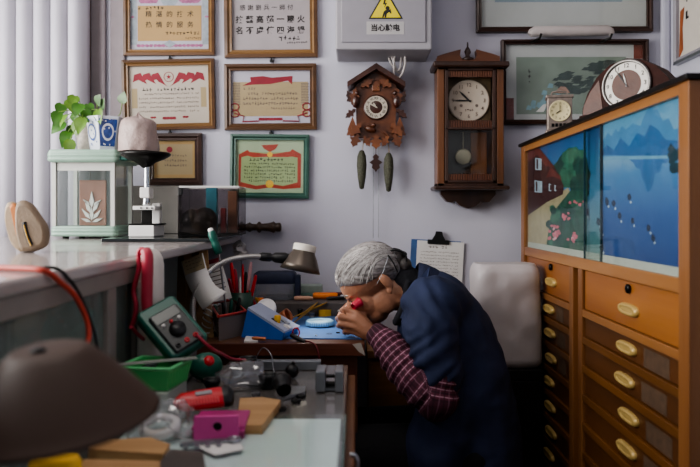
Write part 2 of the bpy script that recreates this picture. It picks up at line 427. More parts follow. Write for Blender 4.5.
def deco_c2(root, w, h):
    build('cream_panel', MB().rect(-w * .42, w * .42, -h * .40, h * .27, .0063), mat('pale_green_paper', '#98a678', .75, var=.1, vs=5), root)
    b = MB()
    m = [(-w * .46, h * .22), (-w * .33, h * .31), (-w * .3, h * .27), (-.02, h * .24), (.02, h * .24), (w * .3, h * .29), (w * .33, h * .33), (w * .46, h * .24), (w * .46, -h * .4), (w * .2, -h * .43), (0, -h * .40), (-w * .2, -h * .44), (-w * .46, -h * .38)]
    inn = [(-w * .42, h * .17), (-w * .33, h * .2), (-w * .25, h * .17), (-.02, h * .18), (.02, h * .18), (w * .25, h * .18), (w * .33, h * .19), (w * .41, h * .17), (w * .41, -h * .3), (w * .2, -h * .37), (0, -h * .33), (-w * .2, -h * .37), (-w * .43, -h * .3)]
    b.ring([[(x, y, .0068) for x, y in m], [(x, y, .0068) for x, y in inn]])
    b.flat([(-.034, h * .40), (.034, h * .42), (.022, h * .33), (0, h * .27), (-.022, h * .33)][::-1], .0070)
    build('ribbon_border', b, mat('orange_red_print', '#a33a2a', .6, var=.15), root)
    build('rosette', MB().disc(.016, .0072, 14, None, 0, (0, -h * .335)).disc(.011, .0072, 12, None, 0, (0, h * .225)), m_yellow, root)
    t = MB()
    t.scribble(-w * .3, w * .22, h * .125, .012, None, 0, .0067, skip=.1)
    for k in range(6): t.scribble(-w * .38 + (w * .08 if k == 0 else 0), w * .37, h * (.05 - .065 * k), .0085, None, 0, .0067, gap=1.05)
    build('lettering', t, m_ink, root)
    build('pane', MB().bb(-w / 2, w / 2, -h / 2, h / 2, .010, .012), m_clear, root)
def deco_c1(root, w, h):
    b = MB(); b.ring([rect_loop(w * .96, h * .96, .0066), rect_loop(w * .86, h * .8, .0066)])
    build('printed_border', b, p_tan, root)
    build('seal', MB().disc(.012, .0068, 12, None, 0, (-w * .12, h * .26)), m_redpr, root)
    t = MB()
    for k in range(3): t.scribble(-w * .25, w * .3, h * (.1 - .13 * k), .009, None, 0, .0067)
    build('lettering', t, m_inkf, root)
cert('framed_certificate', 'wood-framed certificate with tan panel, two lines of black calligraphy and pink flowers, top row', 124.5, -22, 215.5, 56.5, 6, .3, m_fr, m_frl, p_lilac, deco_a1)
cert('framed_certificate', 'wood-framed grey scroll with large bold black calligraphy and no border, upper row', 224.5, -24, 317.8, 58.5, 7.5, .6, m_fr, m_frl, p_grey, deco_a2)
cert('framed_certificate', 'wood-framed certificate with fan of red flags and star over lines of text', 123.3, 60, 215.8, 130.3, 6, 1.3, m_fr, m_frl, p_cream, deco_b1)
cert('framed_certificate', 'wood-framed certificate with red ribbon across top of beige text panel', 224.8, 64.4, 317, 130.5, 6.5, .4, m_fr, m_fr, p_lilac, deco_b2)
cert('framed_certificate', 'green-framed certificate with orange-red ribbon border on pale green paper', 230.5, 134.5, 309.5, 198.5, 5.5, -.5, m_frgreen, m_frgreen, p_mint, deco_c2, False)
cert('framed_certificate', 'small dark-framed certificate hanging behind the microscope', 147, 133.5, 203, 185.5, 7, .3, m_frdark, m_frdark, p_beige, deco_c1, False)

# ---- electrical box
m_box = mat('grey_enamel', '#98959b', .5, var=.04, vs=10)
m_boxd = mat('grey_enamel_panel', '#8d8a91', .5, var=.05, vs=10)
root = thing('electrical_box', 'grey metal electrical box with yellow warning triangle high on the wall', 'electrical box', (P(382, 0, YB).x, YB, 0))
Yf = YB - .21; off = root.location
xa, xb = P(335.5, 0, Yf).x, P(432, 0, Yf).x; zb, zt = P(0, 49.5, Yf).z, 2.25
build('case', MB().bb(xa, xb, Yf, YB - .001, zb, zt), m_box, root, .006, off=off)
x0, x1 = P(341.5, 0, Yf).x, P(425.5, 0, Yf).x; z0 = P(0, 42.5, Yf).z
d = build('door', MB().bb(x0, x1, Yf - .006, Yf + .001, z0, zt - .03), m_boxd, root, .002, off=off)
tri = [P(368.5, 19.5, Yf), P(403, 19.5, Yf), P(385.7, -10.5, Yf)]
cx = sum(p.x for p in tri) / 3; cz = sum(p.z for p in tri) / 3
Msg = T(0, 0, 0) @ Matrix(((1, 0, 0, 0), (0, 0, -1, Yf - .0065), (0, 1, 0, 0), (0, 0, 0, 1)))
def inset(ps, k): return [(cx + (p.x - cx) * k, cz + (p.z - cz) * k) for p in ps]
b = MB(); b.flat(inset(tri, 1), 0, Msg, 0); b.flat(inset(tri, .86), .0006, Msg, 1)
s = Yf / FP
def sg(x, y): return (P(x, 0, Yf).x, P(0, y, Yf).z)
b.flat([sg(384, 0), (sg(386, 0)), sg(385, 3.5), sg(387, 3.5), sg(384.2, 8.5), sg(384.8, 5), sg(383, 5)][::-1], .0009, Msg, 0)
b.flat([sg(382, 18), sg(383.5, 12.5), sg(385.5, 10.5), sg(388, 10.8), sg(390.5, 9.5), sg(391.5, 14), sg(390, 14), sg(389.5, 12.5), sg(387, 14), sg(386, 18), sg(384.5, 18), sg(384.5, 15), sg(383.5, 18)], .0009, Msg, 0)
b.disc(.008, .0009, 12, Msg, 0, sg(387.5, 8.7))
sgn = build('warning_sign', b, [m_black, mat('sign_yellow', '#d6c32c', .5, var=.04)], d, off=off)
b = MB(); x0, y0 = sg(366.5, 34.8); x1, y1 = sg(404, 22); b.rect(x0, x1, y0, y1, 0.0004, Msg, 0)
b.text('当心触电', .027, (x0 + x1) / 2, (y0 + y1) / 2 - .001, .0009, Msg, 1, bold=.001, sx=1.0)
build('text_plate', b, [mat('plate_grey', '#a9a6a6', .5, var=.04), m_ink], d, off=off)
build('hinge', MB().bb(x1 + .07, x1 + .076, Yf - .009, Yf, zt - .3, zt - .24), m_steel, root, off=off)
# white cables hanging under the box
m_wcab = mat('white_cable', '#cfc8c4', .5, var=.06)
Yc = YB - .07
for k, pts in enumerate(([(388, 55), (390, 61), (394, 68), (399, 73), (403, 69), (404, 61), (404, 55)], [(391, 55), (394, 63), (397, 70), (400, 68), (401, 60), (401, 55)], [(405, 55), (405, 64), (402, 74), (397, 79), (394, 74), (394, 62), (395, 55)])):
    solo('power_cable', ['outer white cable looping below grey electrical box', 'middle white cable looping below grey electrical box', 'white cable crossing in front below grey electrical box'][k], 'cable',
         MB().tube(smooth_path([P(x, y, Yc - .012 * k) for x, y in pts], 5), .004, 7), m_wcab, group='white cables under the electrical box')

# ---- cuckoo clock (local metres: x right, y up, z out of the wall; origin at dial centre)
m_ck1 = wood('carved_wood', '#4a2614', '#683a1e', 'z', .4, coat=.3)
m_ck2 = wood('dark_carved_wood', '#2c150d', '#451f12', 'z', .4, coat=.3)
m_ck3 = wood('reddish_carved_wood', '#5a2c16', '#7c4a28', 'z', .4, coat=.3)
m_dial = mat('dial_cream', '#b3aa9c', .5, var=.03)
root = thing('cuckoo_clock', 'brown carved cuckoo clock with green pinecone weights, left of the tall clock', 'clock', M=on_wall(375.5, 110.5))
u = S
build('case', MB().prism([(-19 * u, -30 * u), (19 * u, -30 * u), (20 * u, 22 * u), (0, 36 * u), (-20 * u, 22 * u)], 0, .075), m_ck1, root, .003)
b = MB(); th = 5 * u
for s in (-1, 1): b.prism([(0, 41.5 * u), (s * 28 * u, 23.5 * u), (s * 28 * u, 18.5 * u), (0, 36 * u)], -.0, .115)
build('roof', b, m_ck2, root, .002)
dd = build('cuckoo_door', MB().bb(-4 * u, 4 * u, 16 * u, 26 * u, .074, .082), m_ck3, root, .002)
build('door_knob', MB().ell((2 * u, 20 * u, .083), .002, n=6), m_brass, dd)
b = MB()
b.lathe([(.0, .086), (11.5 * u, .086), (12.3 * u, .083), (12.3 * u, .074)], 32)
build('bezel', b, m_ck2, root)
b = MB(); b.ring([[(11 * u * math.cos(a), 11 * u * math.sin(a), .0866) for a in [k * PI / 16 for k in range(32)]], [(6.2 * u * math.cos(a), 6.2 * u * math.sin(a), .0866) for a in [k * PI / 16 for k in range(32)]]])
dl = build('dial', b, m_dial, root)
ROM = ['XII', 'I', 'II', 'III', 'IIII', 'V', 'VI', 'VII', 'VIII', 'IX', 'X', 'XI']
b = MB()
for k in range(12):
    a = -k * PI / 6; b.text(ROM[k], 3.6 * u, 0, 8.6 * u, .0869, Matrix.Rotation(a, 4, 'Z'), bold=.0003)
build('numerals', b, m_ink, dl)
def hand(name, root, ang, ln, w, z, m):
    b = MB(); b.prism([(-w * .6, -ln * .15), (w * .6, -ln * .15), (w, ln * .6), (0, ln), (-w, ln * .6)], z, z + .0012, Matrix.Rotation(-math.radians(ang), 4, 'Z'))
    return build(name, b, m, root)
hand('minute_hand', root, 300, 8.5 * u, .7 * u, .0885, m_dial); hand('hour_hand', root, 325, 5.5 * u, .8 * u, .0875, m_dial)
def leaf(b, cx, cy, ang, ln, w, z=.075, t=.022, n=5):
    """lobed carved leaf, tip along ang (degrees, 0 = right)"""
    pts = []
    half = [(0, .06), (.15, .5), (.28, .3), (.45, 1.), (.58, .5), (.75, .62), (.85, .25), (1, 0)]
    pts = [(x, y) for x, y in half] + [(x, -y) for x, y in half[::-1][1:]]
    M = Matrix.Translation((cx, cy, 0)) @ Matrix.Rotation(math.radians(ang), 4, 'Z')
    b.prism([(x * ln, y * w) for x, y in pts], z, z + t, M)
for s in (-1, 1):
    for (cx, cy, an, ln, w, m, z) in ((15, 20, 90 + s * 60 - 90 * (1 - s) * 0, 14, 5, m_ck3, .07), (20, 18, -90 + s * 8, 17, 5.5, m_ck1, .075), (21, 2, 90 - s * 28, 16, 5, m_ck2, .07), (20, -2, -90 + s * 50, 13, 4, m_ck2, .07),
                                  (15, -16, -90 + s * 38, 17, 6, m_ck3, .08), (18, -26, -90 + s * 20, 14, 6, m_ck1, .08), (12, -28, -90 - s * 30, 12, 4, m_ck3, .07)):
        b = MB(); leaf(b, s * cx * u, cy * u, an, ln * u, w * u, z, .02); build('carved_leaf', b, m, root, .002)
    b = MB()                                        # pine tree carving low on each side
    b.prism([(s * 23 * u + x * u, (-18 + y) * u) for x, y in ((-6, -9), (6, -9), (4, -4), (5, -4), (0, 9), (-5, -4), (-4, -4))], .06, .085)
    build('carved_tree', b, m_ck3, root, .002)
    b = MB()                                        # carved bird each side of the dial
    b.ell((s * 20 * u, 6 * u, .085), (4 * u, 7 * u, .016), Rz(0), 12).ell((s * 18.5 * u, 13.5 * u, .09), 2.6 * u, n=10).prism([(s * 18 * u, 14 * u), (s * 14.5 * u, 13 * u), (s * 18 * u, 12.4 * u)], .087, .092)
    build('carved_bird', b, m_ck2, root)
b = MB()
b.ell((2 * u, -22 * u, .085), (6 * u, 3.2 * u, .014), Rz(-20), 12).ell((-2.5 * u, -17.5 * u, .088), 2.3 * u, n=10).prism([(6 * u, -24 * u), (13 * u, -29 * u), (8 * u, -22 * u)], .08, .09)
build('carved_bird', b, m_ck1, root)
b = MB(); leaf(b, 0, -27 * u, -90, 14 * u, 7 * u, .07, .02); leaf(b, -5 * u, -30 * u, -150, 9 * u, 3 * u, .07, .015); leaf(b, 5 * u, -30 * u, -30, 9 * u, 3 * u, .07, .015)
build('carved_leaf', b, m_ck3, root, .002)
m_cone = mat('pinecone_green', '#4a4a3c', .6, .2, var=.4, vs=140, bump=.6, bs=160)
for s, dy in ((-1, 0), (1, -2.5)):
    b = MB(); b.lathe([(0, -80 * u), (2.2 * u, -79 * u), (4 * u, -68 * u), (4.9 * u, -56 * u), (4.3 * u, -47 * u), (2.2 * u, -42 * u), (0, -41 * u)], 14, T(s * (14 if s < 0 else 12.5) * u, dy * u, .06) @ Rx(-90))
    c = build('pinecone_weight', b, m_cone, root)
    build('chain', MB().tube([(s * 13 * u, (-41 + dy) * u, .06), (s * 12 * u, -28 * u, .05)], .0012, 5), m_brass, c)
b = MB(); leaf(b, 0, -45 * u, -90, 18 * u, 6.5 * u, .045, .008); b.tube([(0, -28 * u, .05), (0, -47 * u, .05)], .0014, 5)
build('pendulum', b, m_ck2, root)
for s in (-1, 1):
    build('chain', MB().tube([(s * 2.6 * u + .002, -28 * u, .035), (s * 2.6 * u, -128 * u, .035)], .0013, 5), m_steel, root)

# ---- tall wall clock (origin at dial centre)
m_wc = wood('clock_wood', '#4d2e18', '#744624', 'y', .4, coat=.3)
m_wcd = wood('clock_dark_wood', '#2a1810', '#3d2418', 'y', .4, coat=.3)
m_wcr = wood('clock_red_wood', '#4d2a1a', '#683e26', 'x', .4, coat=.3)
root = thing('wall_clock', 'tall brown wooden pendulum clock with round cream dial and carved top', 'clock', M=on_wall(466, 103.5))
b = MB(); u = S
x0, x1, y0, y1, D = -32 * u, 32.5 * u, -85 * u, 32 * u, .105
b.bb(x0, x1, y0, y1, 0, .012, 0)
b.bb(x0, x0 + 7 * u, y0, y1, .0, D, 1); b.bb(x1 - 7 * u, x1, y0, y1, 0, D, 1); b.bb(x0, x1, y1 - 4 * u, y1, 0, D, 0); b.bb(x0, x1, y0, y0 + 4 * u, 0, D, 0)
build('case', b, [m_wcd, m_wc], root, .003)
build('cornice', MB().bb(-36.5 * u, 36.5 * u, 30 * u, 35.5 * u, 0, D + .03), m_wcd, root, .006)
build('bottom_ledge', MB().bb(-36 * u, 37 * u, -88 * u, -84 * u, 0, D + .025), m_wcd, root, .006)
b = MB()
ped = [(-31, 35), (-31, 44), (-24, 46.5), (-7.5, 51), (-8.5, 45), (-6, 41), (0, 40), (6, 41), (8.5, 45), (7.5, 51), (24, 46.5), (31, 44), (31, 35)]
b.prism([(x * u, y * u) for x, y in ped], .02, .06); build('pediment', b, m_wcr, root, .004)
b = MB(); b.lathe([(4.5 * u, 0), (6 * u, 2 * u), (6 * u, 3.5 * u), (2.5 * u, 5 * u), (2.2 * u, 7 * u), (3.4 * u, 10 * u), (2.2 * u, 13 * u), (.8 * u, 15 * u), (.7 * u, 19 * u), (0, 20 * u)], 14, T(0, 39.5 * u, .04) @ Rx(-90))
build('finial', b, m_wcd, root)
bot = [(-27, -88), (27, -88), (27, -92), (21, -99), (16, -100), (13, -98), (8, -103), (0, -106), (-8, -103), (-13, -98), (-16, -100), (-21, -99), (-27, -92)]
build('apron', MB().prism([(x * u, y * u) for x, y in bot], .01, .055), m_wcd, root, .004)
# door with striped bands, round dial behind it
b = MB(); b.bb(-24.5 * u, -21.5 * u, -81 * u, 30 * u, D - .012, D + .004); b.bb(21.5 * u, 24.5 * u, -81 * u, 30 * u, D - .012, D + .004)
b.bb(-24.5 * u, 24.5 * u, -81 * u, -78.5 * u, D - .012, D + .004); b.bb(-24.5 * u, 24.5 * u, -29.5 * u, -27.5 * u, D - .012, D + .004); b.bb(-24.5 * u, 24.5 * u, 27.5 * u, 30 * u, D - .012, D + .004)
dr = build('door', b, m_wcd, root, .0015)
for (ya, yb) in ((21.5, 27.5), (-27.5, -20.5), (-78.5, -72.5)):
    b = MB()
    for k in range(18):
        xx = (-21.5 + 43 * k / 18) * u; b.bb(xx, xx + 43 * u / 18 * .8, ya * u, yb * u, D - .012, D - .002)
    build('reeded_band', b, m_wcr, dr)
build('pane', MB().bb(-21.5 * u, 21.5 * u, -72 * u, -30 * u, D - .006, D - .004), m_clear, dr)
build('dial_panel', MB().bb(-22 * u, 22 * u, -22 * u, 23 * u, .05, .058), mat('dial_panel_gilt', '#5a4a34', .5, .2, var=.3, vs=60), root)
dl = build('dial', MB().lathe([(0, .066), (18.6 * u, .066), (19.6 * u, .069), (20.6 * u, .066), (20.6 * u, .058)], 40), mat('dial_ivory', '#aa9e90', .5, var=.03), root)
b = MB()
for k in range(12):
    a = -(k or 12) * PI / 6; b.text(str(k or 12), 5.2 * u, 15.4 * u * math.sin(-a), 15.4 * u * math.cos(a), .0675, bold=.0002)
b.disc(1.5 * u, .0672, 10, None, 0, (-7.5 * u, -4.8 * u)); b.disc(1.5 * u, .0672, 10, None, 0, (7.8 * u, -4.8 * u)); b.scribble(-4 * u, 5 * u, -9 * u, 2 * u, None, 0, .0672); b.disc(.8 * u, .0672, 8, None, 0, (0, 8 * u))
build('numerals', b, m_inkf, dl)
hand('minute_hand', root, 271, 15 * u, .75 * u, .069, m_black); hand('hour_hand', root, 314, 14 * u, 1.0 * u, .071, m_black)
b = MB(); b.lathe([(0, .046), (7 * u, .046), (8 * u, .043), (7.6 * u, .038), (0, .038)], 26, T(-4.5 * u, -54.5 * u, 0)); b.tube([(-4.5 * u, -47 * u, .042), (-4.5 * u, -30 * u, .042)], .0018, 6)
build('pendulum', b, mat('pendulum_pewter', '#aaa48f', .45, .4, var=.08), root)
build('back_board', MB().bb(4 * u, 20 * u, -72 * u, -30 * u, .012, .02), m_wc, root)

# ---- framed landscapes on the right
def landscape(label, x0, y0, x1, y1, fw, deco):
    w, h = (x1 - x0) * S, (y1 - y0) * S
    root = thing('framed_painting', label, 'framed picture', M=on_wall((x0 + x1) / 2, (y0 + y1) / 2, .2))
    frame_parts(root, w, h, fw * S, m_frdark, m_frdark, .025)
    deco(root, w - 2 * fw * S, h - 2 * fw * S)
    build('pane', MB().bb(-w / 2 + fw * S * .6, w / 2 - fw * S * .6, -h / 2 + fw * S * .6, h / 2 - fw * S * .6, .014, .016), m_clear, root)
m_mount = mat('mount_grey', '#b4b5b6', .8, var=.04, vs=6)
m_pgreen = mat('ink_green', '#7d8a80', .8, var=.15, vs=10)
m_pdark = mat('ink_dark', '#3a4846', .8, var=.3, vs=20)
m_pteal = mat('ink_teal', '#7fa0ac', .8, var=.2, vs=20)
m_rust = mat('rust_print', '#6e2c20', .7, var=.2)
def deco_d2(root, w, h):
    build('mount', MB().bb(-w / 2, w / 2, -h / 2, h / 2, .003, .006), m_mount, root)
    b = MB(); x0, x1, y0, y1 = -w * .42, w * .38, -h * .42, h * .34
    b.rect(x0, x1, y0, y1, .0064, None, 0)
    def q(px, py): return ((px - 573.5) * S, (82.5 - py) * S)
    for k in range(44):                              # pine boughs sweeping down to the left
        t = k / 25; cx = 557 + 60 * RND.random(); cy = 67 + 24 * RND.random() - (cx - 585) * .28
        for j in range(3):
            a, c = q(cx + RND.uniform(-4, 4), cy + RND.uniform(-2, 2))
            b.flat([(a - RND.uniform(.012, .03), c - .004), (a - .004, c + .007), (a + RND.uniform(.01, .026), c + .006), (a + .008, c - .005)][::-1], .0066 + k * 2e-5 + j * 1e-5, None, 1)
    for k in range(24):
        a, c = q(528 + 30 * RND.random(), 108 - 26 * RND.random() * RND.random())
        b.flat([(a - .012, c - .008), (a + .01, c - .01), (a + .012, c + .006), (a - .004, c + .01)], .0070 + k * 1e-5, None, 2)
    a, c = q(562, 90); b.flat([(a - .035, c - .012), (a + .03, c - .012), (a + .012, c + .012), (a - .008, c + .014)], .0075, None, 3)
    b.flat([q(535, 112), q(542, 105), q(547, 103), q(543, 112)], .0075, None, 4)
    build('painting', b, [m_pgreen, m_pdark, m_pteal, mat('roof_pink', '#a88678', .8), m_paper], root)
    t = MB(); a, c = q(529, 0)
    for k in range(3): t.scribble(a - .007, a + .012, q(0, 71 + 5 * k)[1], .013, None, 0, .0068, skip=0)
    build('lettering', t, m_ink, root)
    c = MB()                                         # red paper corners
    for (px, py, wd, ht) in ((508.5, 109, 9, 22), (639, 50, 11, 18)):
        a, e = q(px, py); c.rect(a - wd * S / 2, a + wd * S / 2, e - ht * S / 2, e + ht * S / 2, .0064)
    build('corner_patch', c, m_rust, root)
def deco_d1(root, w, h):
    build('mount', MB().bb(-w / 2, w / 2, -h / 2, h / 2, .003, .006), m_mount, root)
    def q(px, py): return ((px - 563) * S, (-3 - py) * S)
    b = MB(); a, c = q(494, 23); e, f = q(622, -60); b.rect(a, e, c, f, .0064, None, 0)
    for k in range(16):
        x, y = q(522 + 56 * RND.random(), 2 - 6 * RND.random()); b.disc(.016, .0068 + k * 1e-5, 8, None, 1, (x, y))
    for k in range(5):
        x, y = q(626 + 10 * RND.random(), 4 - 5 * RND.random()); b.disc(.01, .007 + k * 1e-5, 8, None, 2, (x, y))
    build('painting', b, [mat('pale_blue_print', '#8694a2', .8, var=.06, vs=6), mat('flower_white', '#a7a49c', .8, var=.3, vs=60), m_rust], root)
    t = MB()
    for k in range(2): t.scribble(q(483, 0)[0], q(490, 0)[0], q(0, 5 + 5 * k)[1], .013, None, 0, .0066, skip=0)
    t.rect(q(485, 0)[0], q(489, 0)[0], q(0, 14)[1], q(0, 10.5)[1], .0066, None, 0)
    build('lettering', t, m_rust, root)
landscape('dark-framed landscape with green pine boughs hanging behind the mantel clock', 500, 40.5, 647, 125, 4.5, deco_d2)
landscape('dark-framed pale blue flower picture at top edge, above the rolled white paper', 475, -80, 651, 33.5, 5, deco_d1)
# rolled paper laid over the lower picture's hooks
Yr = YB - .05
root = thing('paper_roll', 'long white paper roll resting on hooks between two dark picture frames', 'paper roll', P(571, 35, Yr))
b = MB(); a, c = P(530, 35, Yr), P(612, 34.5, Yr)
b.tube([a, a.lerp(c, .02) + V(0, 0, .008), a.lerp(c, .06) + V(0, 0, .014), a.lerp(c, .94) + V(0, 0, .016), a.lerp(c, .98) + V(0, 0, .01), c], [.012, .017, .021, .021, .017, .012], 12)
build('roll', b, mat('old_white_paper', '#b3aaa8', .8, var=.06), root, off=root.location)
for px in (535, 605):
    p = P(px, 38.5, Yr); build('bracket', MB().tube([p + V(-.01, .048, -.006), p + V(-.006, 0, -.01), p + V(.012, -.024, -.004), p + V(.018, -.026, .012)], .005, 6), m_blackm, root, off=root.location)
# calligraphy on the right wall
MR = axes((0, -1, 0), (0, 0, 1), (XR - .002, 2.645, 0))
root = thing('framed_calligraphy', 'framed calligraphy scroll on the right-hand wall above the cabinet', 'framed picture', M=Matrix.Translation((XR - .002, 2.3, 1.99)) @ axes((0, -1, 0), (0, 0, 1)))
w, h = .66, .60
frame_parts(root, w, h, .022, m_steel, m_boxd, .02)
build('scroll', MB().bb(-w / 2 + .02, w / 2 - .02, -h / 2 + .02, h / 2 - .02, .003, .006), mat('aged_paper', '#c2bab0', .8, var=.06, vs=6), root)
build('torn_strip', MB().flat([(-w / 2 + .022, -h / 2 + .022), (-w / 2 + .055, -h / 2 + .05), (-w / 2 + .05, -h / 2 + .13), (-w / 2 + .065, -h / 2 + .21), (-w / 2 + .03, -h / 2 + .2)], .0066), mat('brown_tear', '#8a4a26', .8, var=.2), root)
t = MB()
for k in range(6): t.scribble(-w / 2 + .065, -w / 2 + .105, .24 - k * .075, .042, None, 0, .0066, skip=0, gap=2)
build('lettering', t, m_ink, root)

# ---- clipboard on the wall
root = thing('clipboard', 'clipboard with printed papers and black clip on the wall behind the person', 'clipboard', M=on_wall(436, 262, -3))
u = S
build('board', MB().bb(-26 * u, 24 * u, -32 * u, 22 * u, 0, .005), mat('blue_board', '#3d5a86', .5), root, .001)
build('paper', MB().bb(-20 * u, 27 * u, -33 * u, 21 * u, .005, .009), m_paper, root)
t = MB(); t.scribble(-8 * u, 10 * u, 15 * u, .011, None, 0, .0092)
for k in range(11): t.scribble(-16 * u, 22 * u, (10 - 3.2 * k) * u, .0055, None, 0, .0092, skip=.1)
build('lettering', t, m_inkf, root)
c = build('clip', MB().bb(-10 * u, 12 * u, 18 * u, 22.5 * u, .009, .016).prism([(-6 * u, 22 * u), (8 * u, 22 * u), (5 * u, 27 * u), (4 * u, 31 * u), (-2 * u, 31 * u), (-3 * u, 27 * u)], .011, .02), m_black, root, .002)
# ------------------------------------------------------------------ picture cabinet with drawers
XC, YF, YN = .631, 2.60, 1.288
m_cab = wood('cabinet_wood', '#7d4f2a', '#9a6b3c', 'y', .42, .8, coat=.25)
m_cabv = wood('cabinet_wood_upright', '#754a28', '#906238', 'z', .42, .8, coat=.25)
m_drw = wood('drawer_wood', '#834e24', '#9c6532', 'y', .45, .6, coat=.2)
m_drwd = wood('shaded_drawer_wood', '#482a0e', '#5f3816', 'y', .5, .6, coat=.15)  # darker drawer wood: the shade low on the cabinet is put into its colour
m_raill = wood('shaded_rail_wood', '#55330f', '#6f451a', 'y', .5, .7, coat=.1)  # lower rails darkened too, shade put into the wood colour
m_side = wood('cabinet_side_wood', '#6a3f1c', '#84542a', 'z', .5, .5)
m_hand = mat('ivory_pull', '#b89c60', .35, .15, var=.08)
m_label = mat('worn_paper_label', '#523d2b', .85, var=.25, vs=60)
root = thing('display_cabinet', 'orange wooden cabinet with picture sliding doors and many small drawers on the right', 'cabinet', (XC + .25, (YF + YN) / 2, 0)); off = root.location
ZT = 1.384
b = MB()
b.bb(XC, XR - .005, YN, YN + .02, .0, ZT - .012)          # near side
b.bb(XC + .03, XR - .005, YF - .02, YF, 0, ZT - .012); b.bb(XR - .02, XR - .004, YN, YF, 0, ZT - .012)
b.bb(XC + .05, XR - .02, YN + .02, YF - .02, .02, .05)
build('carcass', b, m_side, root, .002, off=off)
build('top', MB().bb(XC - .012, XR - .004, YN - .01, YF + .01, ZT - .012, ZT), m_blackm, root, .002, off=off)
b = MB()
b.bb(XC - .004, XC + .03, YN - .003, YN + .040, 0, ZT - .012); b.bb(XC - .004, XC + .03, YF - .045, YF, 0, ZT - .012)
build('post', MB().bb(XC - .004, XC + .03, YN - .003, YN + .040, 0, ZT - .012), m_cabv, root, .002, off=off)
build('post', MB().bb(XC - .004, XC + .03, YF - .045, YF, 0, ZT - .012), m_cabv, root, .002, off=off)
build('rail', MB().bb(XC - .002, XC + .03, YN + .04, YF - .045, 1.350, ZT - .012), m_cab, root, .002, off=off)
build('rail', MB().bb(XC - .002, XC + .03, YN + .04, YF - .045, .962, .993), m_cab, root, .002, off=off)
Ymid0, Ymid1 = 1.905, 2.02
build('divider', MB().bb(XC - .001, XC + .03, Ymid0, Ymid0 + .035, .0, .962).bb(XC - .001, XC + .03, Ymid1 - .035, Ymid1, 0, .962).bb(XC + .02, XC + .03, Ymid0, Ymid1, 0, .962), m_cabv, root, .002, off=off)
cols = ((YN + .042, Ymid0 - .002), (Ymid1 + .002, YF - .047))
rails = [.83] + [.755 - .0805 * k for k in range(9)]
def face(y, z, z0=0): return Matrix.Translation((XC, y, z)) @ axes((0, -1, 0), (0, 0, 1))    # local x toward camera, z out of the face
for ci, (ya, yb) in enumerate(cols):
    for k, z in enumerate(rails):
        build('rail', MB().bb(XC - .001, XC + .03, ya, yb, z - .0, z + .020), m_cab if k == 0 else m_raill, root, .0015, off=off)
    tops = [(.852, .960)] + [(rails[k + 1] + .022, rails[k] - .002) for k in range(9)]
    for k, (za, zb) in enumerate(tops):
        b = MB().bb(XC + .006, XC + .028, ya + .003, yb - .003, za, zb)
        b.bb(XC + .028, XC + .4, ya + .02, yb - .02, za + .004, zb - .01)
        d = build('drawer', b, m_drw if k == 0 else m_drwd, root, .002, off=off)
        yc = (ya + yb) / 2 - .03 * (k > 0) * (ci == 0) + (.01 if k == 0 else 0); zc = (za + zb) / 2 - (.012 if k == 0 else 0)
        if ci == 0: yc = 1.60 + .012 * ((k * 7) % 3 - 1)
        else: yc = 2.235 + .012 * ((k * 5) % 3 - 1)
        b = MB(); n = 20
        def oval(a, c, zz): return [Vector((a * math.copysign(abs(math.cos(2 * PI * i / n)) ** .62, math.cos(2 * PI * i / n)), c * math.copysign(abs(math.sin(2 * PI * i / n)) ** .8, math.sin(2 * PI * i / n)), zz)) for i in range(n)]
        b.loft([oval(.054, .0145, -.006), oval(.054, .0145, -.002), oval(.049, .0115, .004), oval(.038, .0075, .0045), oval(.034, .0055, .0025)], True, 0, True, face(yc, zc))
        build('pull', b, m_hand, d, off=off)
        if k == 0:
            b = MB().lathe([(0, -.004), (.011, -.004), (.011, .001), (.008, .003), (0, .003)], 14, face(yc, zb - .017)); b.box((0, 0, .0033), (.003, .009, .001), face(yc, zb - .017))
            build('lock', b, m_blackm, d, off=off)
        elif (ci == 0 and k <= 4) or (ci == 1 and k <= 3):
            y0 = yc - .09 if ci == 0 else yc - .075; L = .125 if ci == 0 else .075
            build('paper_label', MB().rect(0, L, -.024, .020, -.0055, face(y0, zc)), m_label, d, off=off)
# pictured sliding doors
def C(px, py, x=XC + .012):
    Y = x * FP / (px - VX); return Vector((x, Y, H - (py - VY) * Y / FP))
def zl(zx, zy): return (515 + zx / 3.116, 125 + zy / 3.116)
def zr(zx, zy): return (590 + zx / 2.335, 90 + zy / 2.335)
def pl(b, pts, lift, mi):
    vs = [C(*p) for p in pts]; vs = [v + V(-lift, 0, 0) for v in vs]
    b.add(vs, [list(range(len(vs)))], mi)
m_skyL = gradient('print_sky', [(0, '#6a8d8a'), (.5, '#5d8db4'), (1, '#2e5c92')])
m_lake = gradient('print_lake', [(0, '#203f7a'), (.35, '#2b5590'), (.62, '#4f7fae'), (.75, '#7fa2bd'), (1, '#5f94b8')])
pm = lambda n, c, v=.15, s=30: mat(n, c, .5, var=v, vs=s)
m_house, m_roofp, m_winp = pm('print_house', '#4a2a2c'), pm('print_roof', '#6e3533'), pm('print_window', '#a9b2c0', .05)
m_tree, m_treel, m_path, m_lawn, m_flow = pm('print_tree', '#1f443e', .4), pm('print_light_tree', '#376653', .4), pm('print_path', '#a8977a', .12), pm('print_lawn', '#2c5246', .4), pm('print_flower', '#c96a78', .25, 80)
m_strip = pm('print_margin', '#b9b7ae', .06)
root = thing('picture_panel', 'garden cottage print with pink flowers behind the far sliding glass of the cabinet', 'picture', (XC + .012, 2.2, .995))
def yz(y0, y1, z0, z1, x): return [(x, y1, z0), (x, y0, z0), (x, y0, z1), (x, y1, z1)]
XP = XC + .013
b = MB().add(yz(1.80, YF - .045, .993, 1.352, XP), [(0, 1, 2, 3)], 0)
build('sky_print', b, m_skyL, root, off=root.location)
b = MB()
Z = lambda *ps: [zl(*p) for p in ps]
